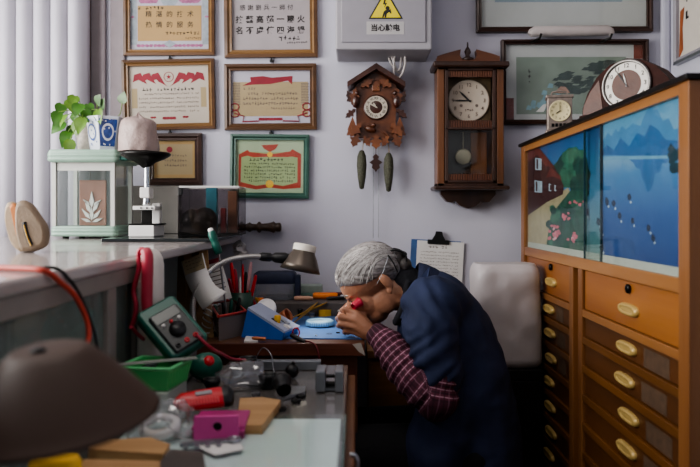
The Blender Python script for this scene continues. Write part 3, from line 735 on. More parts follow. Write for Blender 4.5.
def lump(b, cx, cy, rx, ry, lift, mi, f, n=22, jag=.22):
    pl(b, [f(cx + rx * (1 + RND.uniform(-jag, jag)) * math.cos(-2 * PI * i / n), cy + ry * (1 + RND.uniform(-jag, jag)) * math.sin(-2 * PI * i / n)) for i in range(n)], lift, mi)
for k, (cx, cy, rx, ry) in enumerate(((150, 130, 26, 32), (185, 110, 38, 40), (205, 150, 30, 55), (165, 165, 30, 35), (200, 200, 28, 50))): lump(b, cx, cy, rx, ry, .0002 + k * .00003, 1 if k % 2 else 0, zl)
pl(b, Z((28, 385), (28, 286), (100, 240), (165, 195), (172, 208), (115, 280), (95, 400)), .0005, 4)
pl(b, Z((95, 402), (112, 280), (172, 206), (226, 205), (222, 432)), .0006, 5)
for k in range(16): lump(b, 105 + 45 * RND.random(), 260 + 120 * RND.random(), 10, 12, .0007 + k * 1e-5, 1 if k % 2 else 0, zl, 10)
lump(b, 165, 275, 25, 20, .0009, 0, zl)
for k in range(18): lump(b, 168 + 48 * RND.random(), 232 + 20 * RND.random(), 4, 4, .0010 + k * 1e-5, RND.choice((6, 1, 1)), zl, 7, .35)
pl(b, Z((30, 290), (30, 92), (40, 82), (76, 72), (122, 128), (140, 160), (152, 190), (150, 216), (100, 240)), .0009, 2)
pl(b, Z((36, 120), (42, 80), (76, 72), (124, 132), (96, 128), (70, 92)), .0011, 3)
pl(b, Z((96, 165), (112, 132), (142, 158), (146, 172), (120, 160)), .0012, 3)
for x0, y0, x1, y1 in ((64, 102, 84, 140), (62, 172, 86, 210), (106, 182, 114, 206), (124, 186, 130, 206)): pl(b, Z((x0, y1), (x0, y0), (x1, y0 + 3), (x1, y1 + 1)), .0013, 7); pl(b, Z((x0 + 4, y1 - 4), (x0 + 4, y0 + 4), (x0 + 9, y0 + 5), (x0 + 9, y1 - 3)), .00135, 2)
m_flow2 = pm('print_pale_flower', '#d8a0a8', .2, 80)
for k in range(46):
    cx, cy, r = RND.choice(((124, 325, 17), (120, 345, 15), (160, 285, 11), (181, 350, 15)))
    lump(b, cx + RND.uniform(-r, r), cy + RND.uniform(-r, r) * .9, 4.5, 4.5, .0014 + k * 6e-6, RND.choice((6, 6, 8)), zl, 7, .35)
build('cottage_print', b, [m_tree, m_treel, m_house, m_roofp, m_path, m_lawn, m_flow, m_winp, m_flow2], root, off=root.location)
b = MB().add(yz(1.80, YF - .045, .993, 1.012, XP - .002), [(0, 1, 2, 3)], 0)
build('white_margin', b, m_strip, root, off=root.location)
root = thing('picture_panel', 'blue lake and mountain print with water birds behind the near sliding glass of the cabinet', 'picture', (XC + .008, 1.55, .995))
XQ = XC + .0095
b = MB().add(yz(YN + .04, 1.78, .993, 1.352, XQ), [(0, 1, 2, 3)], 0)
build('lake_print', b, m_lake, root, off=root.location)
Cq = C
def pl(b, pts, lift, mi):
    vs = [Cq(p[0], p[1], XQ) for p in pts]; vs = [v + V(-lift, 0, 0) for v in vs]
    b.add(vs, [list(range(len(vs)))], mi)
b = MB(); Zr = lambda *ps: [zr(*p) for p in ps]
pl(b, Zr((20, 156), (20, 112), (30, 118), (42, 100), (50, 108), (60, 90), (66, 98), (75, 84), (84, 92), (100, 78), (118, 84), (126, 62), (134, 46), (150, 36), (160, 48), (170, 72), (184, 66), (196, 92), (206, 90), (206, 156)), .0002, 0)
pl(b, Zr((20, 152), (40, 128), (56, 140), (72, 112), (92, 132), (110, 100), (128, 108), (140, 80), (160, 92), (176, 116), (206, 118), (206, 154)), .0003, 1)
pl(b, Zr((20, 156), (206, 152), (206, 160), (20, 164)), .00035, 2)
pl(b, Zr((92, 162), (186, 160), (178, 172), (170, 169), (162, 192), (152, 196), (146, 222), (136, 238), (128, 214), (122, 206), (117, 184), (108, 182), (102, 170)), .0004, 7)
for k in range(14): lump(b, 190 + 16 * RND.random(), 128 + 60 * RND.random(), 9, 12, .0005 + k * 1e-5, 4, zr, 10, .4)
for k, (cx, cy, rx, ry) in enumerate(((58, 350, 24, 10), (90, 372, 16, 24))): lump(b, cx, cy, rx, ry, .0004 + k * .0001, 3, zr, 14, .1)
for k, (cx, cy) in enumerate(((42, 260), (58, 265), (94, 250), (72, 295), (102, 305), (140, 322), (150, 345), (28, 326), (30, 368), (-6, 285), (22, 308))):
    lump(b, cx - 2, cy, 4.5, 9, .0007, 5, zr, 9, .3); lump(b, cx + 2, cy + 12, 2.2, 3.4, .0009, 6, zr, 8, .1)
build('mountain_print', b, [pm('print_far_mountain', '#4a7eaa', .1, 12), pm('print_mountain', '#2c5f93', .15, 12), pm('print_shore', '#6d9ab8', .1), pm('print_reflection', '#2a4a80', .1), pm('print_dark_tree', '#1c3946', .3), pm('print_bird', '#22304a', .2), pm('print_bird_white', '#b9c4d2', .05), pm('print_soft_reflection', '#3a679a', .15, 14)], root, off=root.location)
b = MB().add(yz(YN + .04, 1.78, .993, 1.012, XQ - .002), [(0, 1, 2, 3)], 0)
build('white_margin', b, m_strip, root, off=root.location)
cab = bpy.data.objects['display_cabinet']
m_cglass = glass('cabinet_glass', '#f5f9f8', .03, .03)
m_edge = mat('glass_edge', '#1d3a40', .2, var=.1)
for y0, y1, x in ((1.77, YF - .047, XC + .0045), (YN + .042, 1.885, XC + .0)):
    g = build('glass_door', MB().bb(x - .0015, x + .0015, y0, y1, .994, 1.350), m_cglass, cab, off=off)
    e = y0 if y0 > 1.5 else y1
    build('door_edge', MB().bb(x - .0022, x + .0022, e - .003, e + .003, .994, 1.350), m_edge, g, off=off)
# ---- clocks on top of the cabinet
m_mah = wood('mahogany', '#270e09', '#3a170f', 'x', .65, coat=.0)
m_mah.node_tree.nodes['Principled BSDF'].inputs['Specular IOR Level'].default_value = .2
m_mahl = wood('mahogany_light', '#45200f', '#552c18', 'z', .5, coat=.0)
root = thing('mantel_clock', 'dark red hump-shaped mantel clock with silver numeral ring on the cabinet', 'clock', (.755, 1.86, ZT), (90, 0, -46)); root.scale = (.78, .78, .78)
pr = [(-.20, 0), (-.20, .03), (-.15, .05), (-.112, .11), (-.08, .155), (-.04, .178), (0, .185), (.04, .178), (.08, .155), (.112, .11), (.15, .05), (.20, .03), (.20, 0)]
pr = [(-.165, 0), (-.163, .04), (-.145, .09), (-.11, .145), (-.06, .183), (0, .196), (.05, .186), (.10, .155), (.14, .11), (.165, .06), (.175, 0)]
build('case', MB().prism(pr, -.05, .05), m_mah, root, .006)
build('base', MB().bb(-.175, .185, 0, .014, -.055, .055), m_mah, root, .003)
build('light_veneer', MB().prism([(-.162, .016), (-.157, .05), (-.132, .098), (-.10, .135), (-.085, .016)], .0495, .052), m_mahl, root)
Mc = T(0, .104, .05)
b = MB().lathe([(.085, 0), (.088, .006), (.083, .012), (.078, .008), (.078, .002)], 40, Mc, caps=False)
build('bezel', b, mat('bezel_silver', '#8f8c88', .4, .8, var=.06), root)
dl = build('dial', MB().ring([[(.08 * math.cos(a), .08 * math.sin(a), .003) for a in [k * PI / 20 for k in range(40)]], [(.052 * math.cos(a), .052 * math.sin(a), .003) for a in [k * PI / 20 for k in range(40)]]], 0, Mc).disc(.053, .0025, 32, Mc, 1), [mat('silver_dial', '#9d9892', .35, .2, var=.04), m_mahl], root)
b = MB()
for k in range(12):
    a = -(k or 12) * PI / 6; b.text(str(k or 12), .021, .066 * math.sin(-a), .066 * math.cos(a), .0035, Mc, bold=.0003)
build('numerals', b, m_ink, dl)
def hand2(name, root, ang, ln, w, z, m, Mc): return build(name, MB().prism([(-w * .6, -ln * .12), (w * .6, -ln * .12), (w, ln * .6), (0, ln), (-w, ln * .6)], z, z + .001, Mc @ Matrix.Rotation(-math.radians(ang), 4, 'Z')), m, root)
hand2('minute_hand', root, 326, .072, .0018, .006, m_blackm, Mc); hand2('hour_hand', root, 345, .042, .0024, .0048, m_paper, Mc)
root = thing('carriage_clock', 'small square silver desk clock with cream dial beside the mantel clock', 'clock', (.675, 2.27, ZT), (90, 0, -12)); root.scale = (.88, .88, .88)
m_sil = mat('tarnished_silver', '#8d8078', .4, .5, var=.2, vs=60)
b = MB().bb(-.045, .045, .012, .135, -.03, .03).bb(-.051, .051, 0, .012, -.035, .035).bb(-.05, .05, .132, .144, -.034, .034)
build('case', b, m_sil, root, .003)
build('handle', MB().tube([(-.03, .144, 0), (-.026, .158, 0), (0, .163, 0), (.026, .158, 0), (.03, .144, 0)], .0035, 6), m_sil, root)
Mc = T(0, .083, .031)
dl = build('dial', MB().lathe([(0, .001), (.036, .001), (.039, .003), (.040, 0)], 28, Mc), mat('dial_cream_yellow', '#cfc39a', .5, var=.04), root)
b = MB()
for k in range(12):
    a = -(k or 12) * PI / 6; b.text(str(k or 12), .0105, .029 * math.sin(-a), .029 * math.cos(a), .002, Mc)
build('numerals', b, m_ink, dl)
hand2('minute_hand', root, 0, .027, .0013, .004, m_black, Mc); hand2('hour_hand', root, 235, .02, .0016, .003, m_black, Mc)
b = MB()
for k in range(5): b.bb(-.03 + .014 * k, -.021 + .014 * k, .024, .036, .03, .033)
build('base_ornament', b, m_blackm, root)

# ------------------------------------------------------------------ glass display counter along the left
XK, ZK = -.468, 1.03
m_stone = mat('counter_stone', '#aba29f', .2, var=.08, vs=4, spec=.6, coat=.3)
m_ctr = mat('counter_frame', '#8d857f', .5, var=.06)
m_ctrd = mat('counter_inside', '#3c4743', .7, var=.15, vs=4)
root = thing('display_counter', 'pale display counter with glossy top and glass front along the left wall', 'counter', (-1.2, 1.6, 0)); off = root.location
build('top', MB().bb(XL + .01, XK + .004, .45, YB - .002, ZK - .024, ZK), m_stone, root, .006, off=off)
XK2 = XK - .135                                    # the far half of the front stands back under the top
build('front_rail', MB().bb(XK - .03, XK, .45, 1.49, ZK - .055, ZK - .024), m_ctr, root, .002, off=off)
build('front_rail', MB().bb(XK2 - .03, XK2, 1.49, YB - .004, ZK - .055, ZK - .024), m_ctr, root, .002, off=off)
for y, x in ((.5, XK), (1.305, XK), (1.465, XK), (2.05, XK2), (2.68, XK2)):
    build('post', MB().bb(x - .03, x - .001, y - .022, y + .022, .1, ZK - .055), m_ctr, root, .002, off=off)
build('return_panel', MB().bb(XK2 - .02, XK - .03, 1.455, 1.485, .1, ZK - .024), m_ctrd, root, off=off)
build('base', MB().bb(XL + .02, XK, .47, 1.486, 0, .74).bb(XL + .02, XK2, 1.487, YB - .006, 0, .74), mat('counter_base', '#4a4a48', .7), root, .002, off=off)
build('back_panel', MB().bb(XL + .02, XL + .05, .47, YB - .006, .74, ZK - .024), m_ctrd, root, off=off)
build('shelf_mat', MB().bb(XL + .05, XK2 - .035, .47, YB - .01, .74, .746).bb(XK2 - .035, XK - .035, .47, 1.45, .74, .746), m_ctrd, root, off=off)
b = MB()
for k in range(26): b.bb(XK - .062, XK - .05, 1.03 + .0105 * k, 1.038 + .0105 * k, .745, ZK - .055)
build('reeded_panel', b, mat('reeded_grey', '#a3aea7', .4, var=.06), root, off=off)
build('inner_divider', MB().bb(XK - .55, XK - .05, 1.33, 1.345, .745, ZK - .03).bb(XK - .55, XK - .535, .5, 1.33, .745, ZK - .03), m_ctrd, root, off=off)
m_gpane = glass('counter_glass', '#f2f5f3', .08, .05, body=.38, bodycol='#a3b0a8')  # milky body: pale reflection haze put into the pane's own colour
for y0, y1, x in ((.522, 1.283, XK), (1.327, 1.443, XK), (1.49, 2.028, XK2), (2.072, 2.658, XK2)):
    build('glass_front', MB().bb(x - .016, x - .011, y0, y1, .745, ZK - .055), m_gpane, root, off=off)
# things inside the case
m_foil = mat('silver_foil', '#b9c2c8', .25, .7, var=.2, bump=.5, bs=60)
for k, (px, py, yy, r, lab) in enumerate(((62, 331, 1.10, .028, 'crumpled silver foil packet inside the counter, upper one'), (54, 347, 1.10, .022, 'crumpled silver foil packet inside the counter, lower one'))):
    p = P(px, py, yy); p.x -= .06; b = MB()
    b.ell((p.x, p.y, .748 + .02), (r, r * 1.6, .02), n=10)
    for v in b.v: v += Vector((noise.noise(v * 40), noise.noise(v * 40 + V(5, 5, 5)), noise.noise(v * 40 + V(9, 1, 3)))) * .012; v.z = max(v.z, .747)
    # lifted onto a little stand of card so that it shows through the glass
    zz = .83 if k == 0 else .79
    for v in b.v: v.z += zz - .748
    b.bb(p.x - .02, p.x + .02, yy - .03, yy + .03, .747, zz + .004, 1)
    solo('foil_packet', lab, 'packet', b, [m_foil, m_ctrd])
b = MB()
p = P(14, 368, .93); px0 = XK - .05; zc = .80
for s in (-1, 1):
    b.tube(smooth_path([V(px0, .93, .86), V(px0, .93 + s * .02, .91), V(px0, .93 + s * .035, .935), V(px0, .93 + s * .012, .94), V(px0, .93, .87)], 4), .006, 6, flat=.3)
    b.tube(smooth_path([V(px0, .93, .86), V(px0, .93 + s * .03, .83), V(px0, .93 + s * .05, .79), V(px0, .93 + s * .04, .747)], 4), .007, 6, flat=.3)
b.ell((px0, .93, .86), (.008, .014, .012), n=8)
solo('ribbon_bow', 'pale green ribbon bow inside the glass counter at the left edge', 'bow', b, mat('pale_green_ribbon', '#6f7f72', .6))

# dark glass sheet lying on the counter
m_dglass = mat('dark_glass', '#23282a', .08, var=.1, spec=.6, coat=.5)
b = MB().bb(-.79, XK + .02, 2.10, 2.66, ZK + .0005, ZK + .011)
solo('glass_sheet', 'dark glass sheet lying on the far end of the counter under the microscope', 'glass sheet', b, m_dglass, bevel=.002)
ZG = ZK + .0115
# ---- green-lidded tank
m_lid = mat('mint_green_plastic', '#849f90', .35, var=.06)
m_tankw = mat('tank_frame_white', '#b0b0ab', .4, var=.05)
m_tg = glass('tank_glass', '#fafcfb', .08, .03, body=.05, bodycol='#b9c4c0')
Yt0, Yt1 = 2.38, 2.56
xa, xb = P(55, 0, Yt0).x, P(113, 0, Yt0).x
root = thing('glass_tank', 'small glass tank with mint green lid and tray on the counter', 'tank', ((xa + xb) / 2, (Yt0 + Yt1) / 2, ZK)); off = root.location
def rbox(b, x0, x1, y0, y1, prof, r=.02, n=5, mi=0):  # rounded-rectangle stack: prof = [(inset, z)]
    rings = []
    for ins, z in prof:
        rr = max(r - ins, .002); ring = []
        for cx, cy, a0 in ((x1 - r, y1 - r, 0), (x0 + r, y1 - r, 90), (x0 + r, y0 + r, 180), (x1 - r, y0 + r, 270)):
            for k in range(n + 1):
                a = math.radians(a0 + 90 * k / n); ring.append(Vector((cx + (r - ins) * math.cos(a), cy + (r - ins) * math.sin(a), z)))
        rings.append(ring)
    return b.loft(rings, True, mi)
b = MB(); rbox(b, xa - .012, xb + .02, Yt0 - .02, Yt1 + .02, [(.008, ZK + .008), (0, ZK + .012), (0, ZK + .02), (.003, ZK + .022), (0, ZK + .024), (0, ZK + .032), (.003, ZK + .034), (.001, ZK + .036), (.006, ZK + .044)])
tr = build('tray', b, m_lid, root, off=off)
for x in (xa + .03, xb - .03):
    for y in (Yt0 + .02, Yt1 - .02): build('foot', MB().lathe([(.01, 0), (.012, .008)], 12, T(x, y, ZK)), m_black, tr, off=off)
zl0, zl1 = ZK + .044, P(0, 162, Yt0).z
b = MB(); t = .003
for (x0, x1, y0, y1) in ((xa, xb, Yt0, Yt0 + t), (xa, xb, Yt1 - t, Yt1), (xa, xa + t, Yt0 + t, Yt1 - t), (xb - t, xb, Yt0 + t, Yt1 - t)): b.bb(x0, x1, y0, y1, zl0, zl1)
build('glass', b, m_tg, root, off=off)
for x in (xa - .001, xb + .001):
    for y in (Yt0 - .001, Yt1 + .001): build('corner_strip', MB().bb(x - .007, x + .007, y - .007, y + .007, zl0, zl1), m_tankw, root, off=off)
build('top_strip', MB().bb(xa + .007, xb - .007, Yt0 - .002, Yt0 + .003, zl1 - .03, zl1), m_tankw, root, off=off)
zt1 = P(0, 150, Yt0).z
b = MB(); rbox(b, xa - .02, xb + .028, Yt0 - .03, Yt1 + .03, [(.012, zl1 - .002), (0, zl1 + .004), (0, zl1 + .014), (.003, zl1 + .016), (0, zl1 + .018), (0, zl1 + .028), (.003, zl1 + .030), (.001, zl1 + .032), (.008, zt1)])
ld = build('lid', b, m_lid, root, off=off)
build('lid_latch', MB().bb(xb + .02, xb + .055, Yt0 - .01, Yt0 + .03, zl1 + .006, zl1 + .02), m_green, ld, .004, off=off)
# plaque standing in the tank
root = thing('wooden_plaque', 'brown wooden plaque with white leaf sprig standing inside the glass tank', 'plaque', P(92, 224, 2.46)); root.location.z = zl0; off = root.location
xq0, xq1 = P(79, 0, 2.46).x, P(106, 0, 2.46).x; zq = P(0, 180, 2.46).z
build('board', MB().bb(xq0, xq1, 2.46, 2.472, zl0, zq), wood('plaque_wood', '#7a4a38', '#96604a', 'z', .5), root, .003, off=off)
b = MB(); Mp = Matrix.Translation(P(92, 222, 2.459)) @ WALL
for (x, y, a, ln) in ((0, .005, 90, .05), (-.004, .01, 130, .05), (.004, .01, 50, .045), (-.002, .03, 115, .055), (.003, .035, 60, .05), (0, .05, 90, .06), (-.005, .06, 140, .035), (.005, .06, 35, .035), (-.002, 0, 160, .04), (.002, 0, 20, .04)):
    b.prism([(0, 0), (ln * .4, ln * .14), (ln, 0), (ln * .4, -ln * .14)], 0, .004, Mp @ T(x, y, 0) @ Rz(a))
build('leaf_sprig', b, m_white, root, off=off)
# ---- plants on the tank lid
ZL = zt1
m_pot = mat('white_crackle_pot', '#b9b0a6', .5, var=.2, vs=70)
p = P(84, 150, 2.46); root = thing('potted_plant', 'trailing green pothos in a slim whitish pot on the tank lid', 'potted plant', (p.x, p.y, ZL)); off = root.location
k = .95
build('pot', MB().lathe([(.022, 0), (.026, .01), (.031, .06), (.034, .1), (.036, .118), (.031, .118), (.029, .1)], 20, T(p.x + .005, p.y, ZL)), m_pot, root, off=off)
build('soil', MB().disc(.03, ZL + .106, 16, None, 0, (p.x + .005, p.y)), mat('soil', '#3a2c22', .9, var=.3), root, off=off)
def leafmesh(b, c, d, up, ln, w, mi=0, cup=.25):
    """heart-shaped leaf: c base, d direction, up normal"""
    d = Vector(d).normalized(); s = d.cross(Vector(up)).normalized(); u_ = s.cross(d)
    prof = [(0, .0), (-.06, .35), (.1, .8), (.3, 1.), (.55, .82), (.8, .4), (1, 0)]
    mid = [(0, 0), (.02, 0), (.1, 0), (.3, 0), (.55, 0), (.8, 0), (1, 0)]
    n = len(prof); vs = []
    for i, (x, y) in enumerate(prof):
        xm = mid[i][0]; dr = -.25 * xm * xm * ln
        vs.append(c + d * xm * ln + u_ * dr)
        for sg_ in (-1, 1): vs.append(c + d * x * ln + s * sg_ * y * w / 2 + u_ * (dr + cup * y * w / 2))
    fs = []
    for i in range(n - 1):
        a, c2 = 3 * i, 3 * (i + 1)
        fs += [(a, c2, c2 + 1, a + 1), (a, a + 2, c2 + 2, c2)]
    return b.add(vs, fs, mi, True)
m_leaf = mat('pothos_leaf', '#386618', .4, var=.3, vs=30); m_leafl = mat('pothos_pale_leaf', '#587c26', .4, var=.25, vs=30); m_stem = mat('stem_green', '#6f8a3e', .6)
b = MB(); st = MB(); top = V(p.x + .004, p.y, ZL + .112)
spots = [(58, 112, -.3, .8), (62, 104, -.2, 1), (70, 100, .1, 1), (75, 96, .3, .9), (64, 122, -.5, .5), (68, 132, -.4, -.2), (73, 126, -.2, -.6), (76, 112, 0, .2), (80, 104, .3, .9), (85, 110, .5, .5), (82, 118, .2, -.2), (90, 122, .5, -.3), (94, 116, .8, .2), (98, 110, .7, .6), (70, 140, -.2, -1), (67, 115, -.4, .1), (77, 120, 0, -.5), (88, 104, .6, .7)]
for i, (px, py, dx, dz) in enumerate(spots):
    c = P(px, py, 2.44 + RND.uniform(-.04, .05)); mid_ = (c + top) / 2 + V(0, 0, .02)
    st.tube(smooth_path([top, mid_, c], 4), .0016, 5)
    leafmesh(b, c, (dx * .6 + RND.uniform(-.3, .3), -.4, -.65 + .2 * dz), (RND.uniform(-.5, .5), -.75, .65), RND.uniform(.046, .07), RND.uniform(.036, .05), 1 if RND.random() < .3 else 0)
build('foliage', b, [m_leaf, m_leafl], root, off=off); build('stems', st, m_stem, root, off=off)
# blue and white vase
m_porc = mat('porcelain', '#c8cdd8', .2, var=.05, coat=.4); m_cob = mat('cobalt_glaze', '#2a4684', .25, var=.3, vs=80, coat=.4)
p = P(105, 150, 2.47); root = thing('porcelain_vase', 'hexagonal blue and white porcelain planter with a trailing vine beside the pothos', 'planter', (p.x, p.y, ZL)); off = root.location
def hexring(r, z, rot=30): return [Vector((p.x + r * math.cos(math.radians(60 * k + rot)), p.y + r * math.sin(math.radians(60 * k + rot)), z)) for k in range(6)]
b = MB(); b.loft([hexring(.050, ZL), hexring(.052, ZL + .012), hexring(.064, ZL + .07), hexring(.074, ZL + .125), hexring(.069, ZL + .125), hexring(.06, ZL + .09)], True, 0, False)
vs = build('body', b, m_porc, root, .002, off=off)
for j in range(6):                                   # painted medallion on each face
    r0, r1 = hexring(.053, ZL + .014), hexring(.072, ZL + .118)
    A, B_, Cc, D_ = r0[j], r0[(j + 1) % 6], r1[(j + 1) % 6], r1[j]
    def bi(s, t): return (A.lerp(B_, s)).lerp(D_.lerp(Cc, s), t)
    nrm = (B_ - A).cross(D_ - A).normalized()
    if nrm.dot((A + B_) / 2 - V(p.x, p.y, A.z)) < 0: nrm = -nrm
    b = MB(); dark = j == 4
    o = nrm * .0012
    def quad(s0, s1, t0, t1, mi, k=1.): b.add([bi(s0, t0) + o * k, bi(s1, t0) + o * k, bi(s1, t1) + o * k, bi(s0, t1) + o * k], [(0, 1, 2, 3)], mi)
    if dark: quad(.05, .95, .04, .96, 0)
    b.add([bi(.5 + .33 * math.cos(a), .52 + .3 * math.sin(a)) + o * 1.6 for a in [i * PI / 9 for i in range(18)]], [list(range(18))], 1 if dark else 0)
    b.add([bi(.5 + .25 * math.cos(a), .52 + .22 * math.sin(a)) + o * 2.0 for a in [i * PI / 9 for i in range(18)]], [list(range(18))], 0 if dark else 1)
    for i in range(9):
        s_, t_ = RND.uniform(.1, .9), RND.choice((RND.uniform(.05, .2), RND.uniform(.82, .95), RND.uniform(.35, .7))); quad(s_, s_ + .07, t_, t_ + .05, 1 if dark else 0, 2.4)
    build('painted_face', b, [m_cob, m_porc], vs, off=off)
build('soil', MB().add(hexring(.056, ZL + .095), [list(range(6))]), bpy.data.materials['soil'], root, off=off)
b = MB(); st = MB(); top = V(p.x + .01, p.y, ZL + .10)
for (px, py, pts) in ((122, 103, [(113, 120), (120, 114)]), (101, 108, [(100, 113)]), (97, 104, [(98, 112)])):
    path = [top] + [P(x, y, 2.45) for x, y in pts] + [P(px, py, 2.44)]
    st.tube(smooth_path(path, 4), .0016, 5)
    leafmesh(b, P(px, py, 2.44), (.15, -.3, .9 if px > 110 else .3), (-.3, -.9, .2), .042, .046, 0, .1)
build('foliage', b, mat('vine_leaf', '#4a6440', .45, var=.3, vs=40), root, off=off); build('stems', st, m_stem, root, off=off)

# ---- microscope
Ym = 2.28
root = thing('microscope', 'small white and chrome microscope stand topped with a black dish', 'microscope', (P(146, 0, Ym).x, Ym, ZG)); off = root.location
def pb(b, x0, x1, y0, y1, d0, d1, mi=0):             # box covering a patch of the photograph at depth Ym+d0 .. Ym+d1
    a, c = P(x0, y1, Ym), P(x1, y0, Ym); return b.bb(a.x, c.x, Ym + d0, Ym + d1, a.z, c.z, mi)
b = MB(); a = P(133, 235, Ym); c = P(158, 225, Ym)
build('base', b.bb(a.x, c.x, Ym - .045, Ym + .075, ZG, c.z), m_white, root, .003, off=off)
build('base_cap', pb(MB(), 133, 160, 223.5, 225, -.045, .075), m_blackm, root, .001, off=off)
build('arm', pb(MB(), 150, 158, 203, 224, .02, .05), m_white, root, .004, off=off)
build('arm_back', pb(MB(), 139, 150, 208, 224, .02, .05), m_blackm, root, .003, off=off)
sg_ = build('stage', pb(MB(), 136, 158, 206, 210, -.035, .045), m_white, root, .002, off=off)
b = MB()
for x in (141, 147, 152): q = P(x, 208, Ym - .036); b.lathe([(0, 0), (.003, 0), (.003, .003), (0, .003)], 8, Matrix.Translation(q) @ Rx(90))
build('stage_screw', b, m_black, sg_, off=off)
build('focus_block', pb(MB(), 141.5, 151, 187.5, 198, -.02, .03), m_white, root, .003, off=off)
b = MB(); q0, q1 = P(146.5, 198, Ym), P(146.5, 206, Ym); b.lathe([(.011, 0), (.013, .006), (.010, q0.z - q1.z)], 14, T(q1.x, Ym, q1.z))
build('objective', b, m_chrome, root, off=off)
q0, q1 = P(147, 166, Ym), P(147, 188, Ym)
build('tube', MB().lathe([(.0095, 0), (.0095, q0.z - q1.z)], 16, T(q1.x, Ym, q1.z)), m_chrome, root, off=off)
qd = P(145.5, 152.5, Ym); zb = P(0, 168, Ym).z
ds = build('dish', MB().lathe([(.010, zb), (.016, zb + .006), (.035, zb + .02), (.062, qd.z - .022), (.079, qd.z - .012), (.083, qd.z - .004), (.078, qd.z), (0, qd.z - .001)], 32, T(qd.x, Ym, 0)), m_blackm, root, off=off)
# crumpled plastic bag over the dish
m_bag = mat('crumpled_bag', '#a08d88', .45, var=.12, vs=20, bump=.5, bs=45)
b = MB(); xs = P(138.5, 0, Ym).x; zc = qd.z; n = 40
rings = []
for i, (r, z) in enumerate([(.0655, 0), (.066, .01), (.064, .04), (.060, .075), (.056, .095), (.045, .106), (.03, .110), (.012, .118), (.003, .128)]):
    ring = []
    for k in range(n):
        a = 2 * PI * k / n; v = V(math.cos(a), math.sin(a), z * 9)
        rr = r * (1 + .10 * noise.noise(v * 2.3) + .05 * noise.noise(v * 6))
        ring.append(V(xs + rr * math.cos(a), Ym + rr * math.sin(a), zc + z + .003 + (.008 * noise.noise(v * 3) if z > .08 else 0)))
    rings.append(ring)
b.loft(rings, True)
solo('plastic_bag', 'crumpled pinkish plastic bag standing upside down on the black dish', 'bag', b, m_bag, loc=V(xs, Ym, zc + .002))
# ---- boxes behind the microscope
a = P(113, 186, 2.63); c = P(180, 230, 2.63)
b = MB().bb(a.x, c.x, 2.60, 2.655, ZG + .0005, a.z)
b.bb(a.x - .001, a.x + .08, 2.598, 2.6, ZG + .001, a.z - .005, 1)
solo('carton', 'flat grey carton with brown end standing behind the microscope', 'box', b, [mat('grey_carton', '#7d7773', .5, var=.1, vs=8), mat('brown_end', '#4a3a34', .6)], bevel=.004)
m_smoke = glass('smoked_acrylic', '#e3e0e1', .12, .03, body=.06, bodycol='#4a4644')
Ya, Yz = 2.42, 2.57
a, c = P(179, 187, Ya), P(239, 231, Ya)
root = thing('acrylic_box', 'smoked clear acrylic box on the counter in front of the wall', 'box', ((a.x + c.x) / 2, (Ya + Yz) / 2, ZG)); off = root.location
b = MB(); z0, z1 = ZG + .0005, a.z
b.bb(a.x, c.x, Ya, Ya + .003, z0, z1); b.bb(a.x, c.x, Yz - .003, Yz, z0, z1); b.bb(a.x, a.x + .003, Ya, Yz, z0, z1); b.bb(c.x - .003, c.x, Ya, Yz, z0, z1)
build('panels', b, m_smoke, root, off=off)
build('top_edge', MB().bb(a.x, c.x, Ya - .001, Ya + .005, z1 - .002, z1 + .004).bb(a.x, c.x, Yz - .005, Yz, z1 - .002, z1 + .004).bb(c.x - .006, c.x, Ya, Yz, z1 - .002, z1 + .002), m_white, root, off=off)
build('bottom', MB().bb(a.x, c.x, Ya, Yz, ZG, ZG + .004), m_black, root, off=off)
build('corner_clip', MB().bb(a.x - .003, a.x + .012, Ya - .004, Ya + .01, z1 - .03, z1 - .004), m_black, root, .002, off=off)
b = MB(); zf = ZG + .0045
p = P(197, 231, 2.47)
b.ell((p.x - .025, 2.49, zf + .045), (.035, .04, .045), n=14).ell((p.x + .025, 2.49, zf + .048), (.045, .045, .048), n=14).box((p.x, 2.49, zf + .02), (.12, .085, .04))
me = blob(b, .004, 6)
o = link_mesh('headphone_case', me, m_black, None, (p.x, 2.49, zf)); o.location = (p.x, 2.49, zf); tag(o, 'black rounded case sitting inside the smoked acrylic box', 'case')
a2, c2 = P(206, 188, 2.545), P(217, 204, 2.545)
solo('coloured_block', 'teal block standing in for a reflection in the smoked acrylic box', 'packet', MB().bb(a2.x, c2.x, 2.54, 2.56, zf, a2.z), mat('teal_reflection', '#3f8fa0', .6), bevel=.002)  # teal reflection in the acrylic, put in as a solid block
a2, c2 = P(221, 208, 2.51), P(226, 231, 2.51)
solo('coloured_block', 'red card packet standing inside the smoked acrylic box', 'packet', MB().bb(a2.x, c2.x, 2.50, 2.52, zf, a2.z), mat('red_card', '#9a3a3c', .6), bevel=.002)
a2, c2 = P(228, 191, 2.545), P(237, 231, 2.545)
solo('coloured_block', 'brown card packet standing inside the smoked acrylic box', 'packet', MB().bb(a2.x, c2.x, 2.54, 2.56, zf, a2.z), mat('brown_packet', '#8d6248', .6), bevel=.002)
# turned wooden spindle lying behind the boxes
q = P(262, 227.5, 2.62)
prof = [(.010, -.42), (.014, -.40), (.014, -.1), (.012, 0), (.016, .01), (.020, .018), (.014, .026), (.013, .045), (.022, .052), (.022, .058), (.014, .065), (.016, .09), (.020, .105), (.024, .112), (.016, .12), (.018, .128), (.018, .138), (.012, .142)]
b = MB().lathe(prof, 16, Matrix.Translation((q.x - .075, 2.685, ZG + .0225)) @ Ry(90))
solo('turned_spindle', 'dark turned wooden spindle lying against the wall, sticking out past the counter', 'spindle', b, wood('spindle_wood', '#2e1d12', '#44301e', 'x', .45))
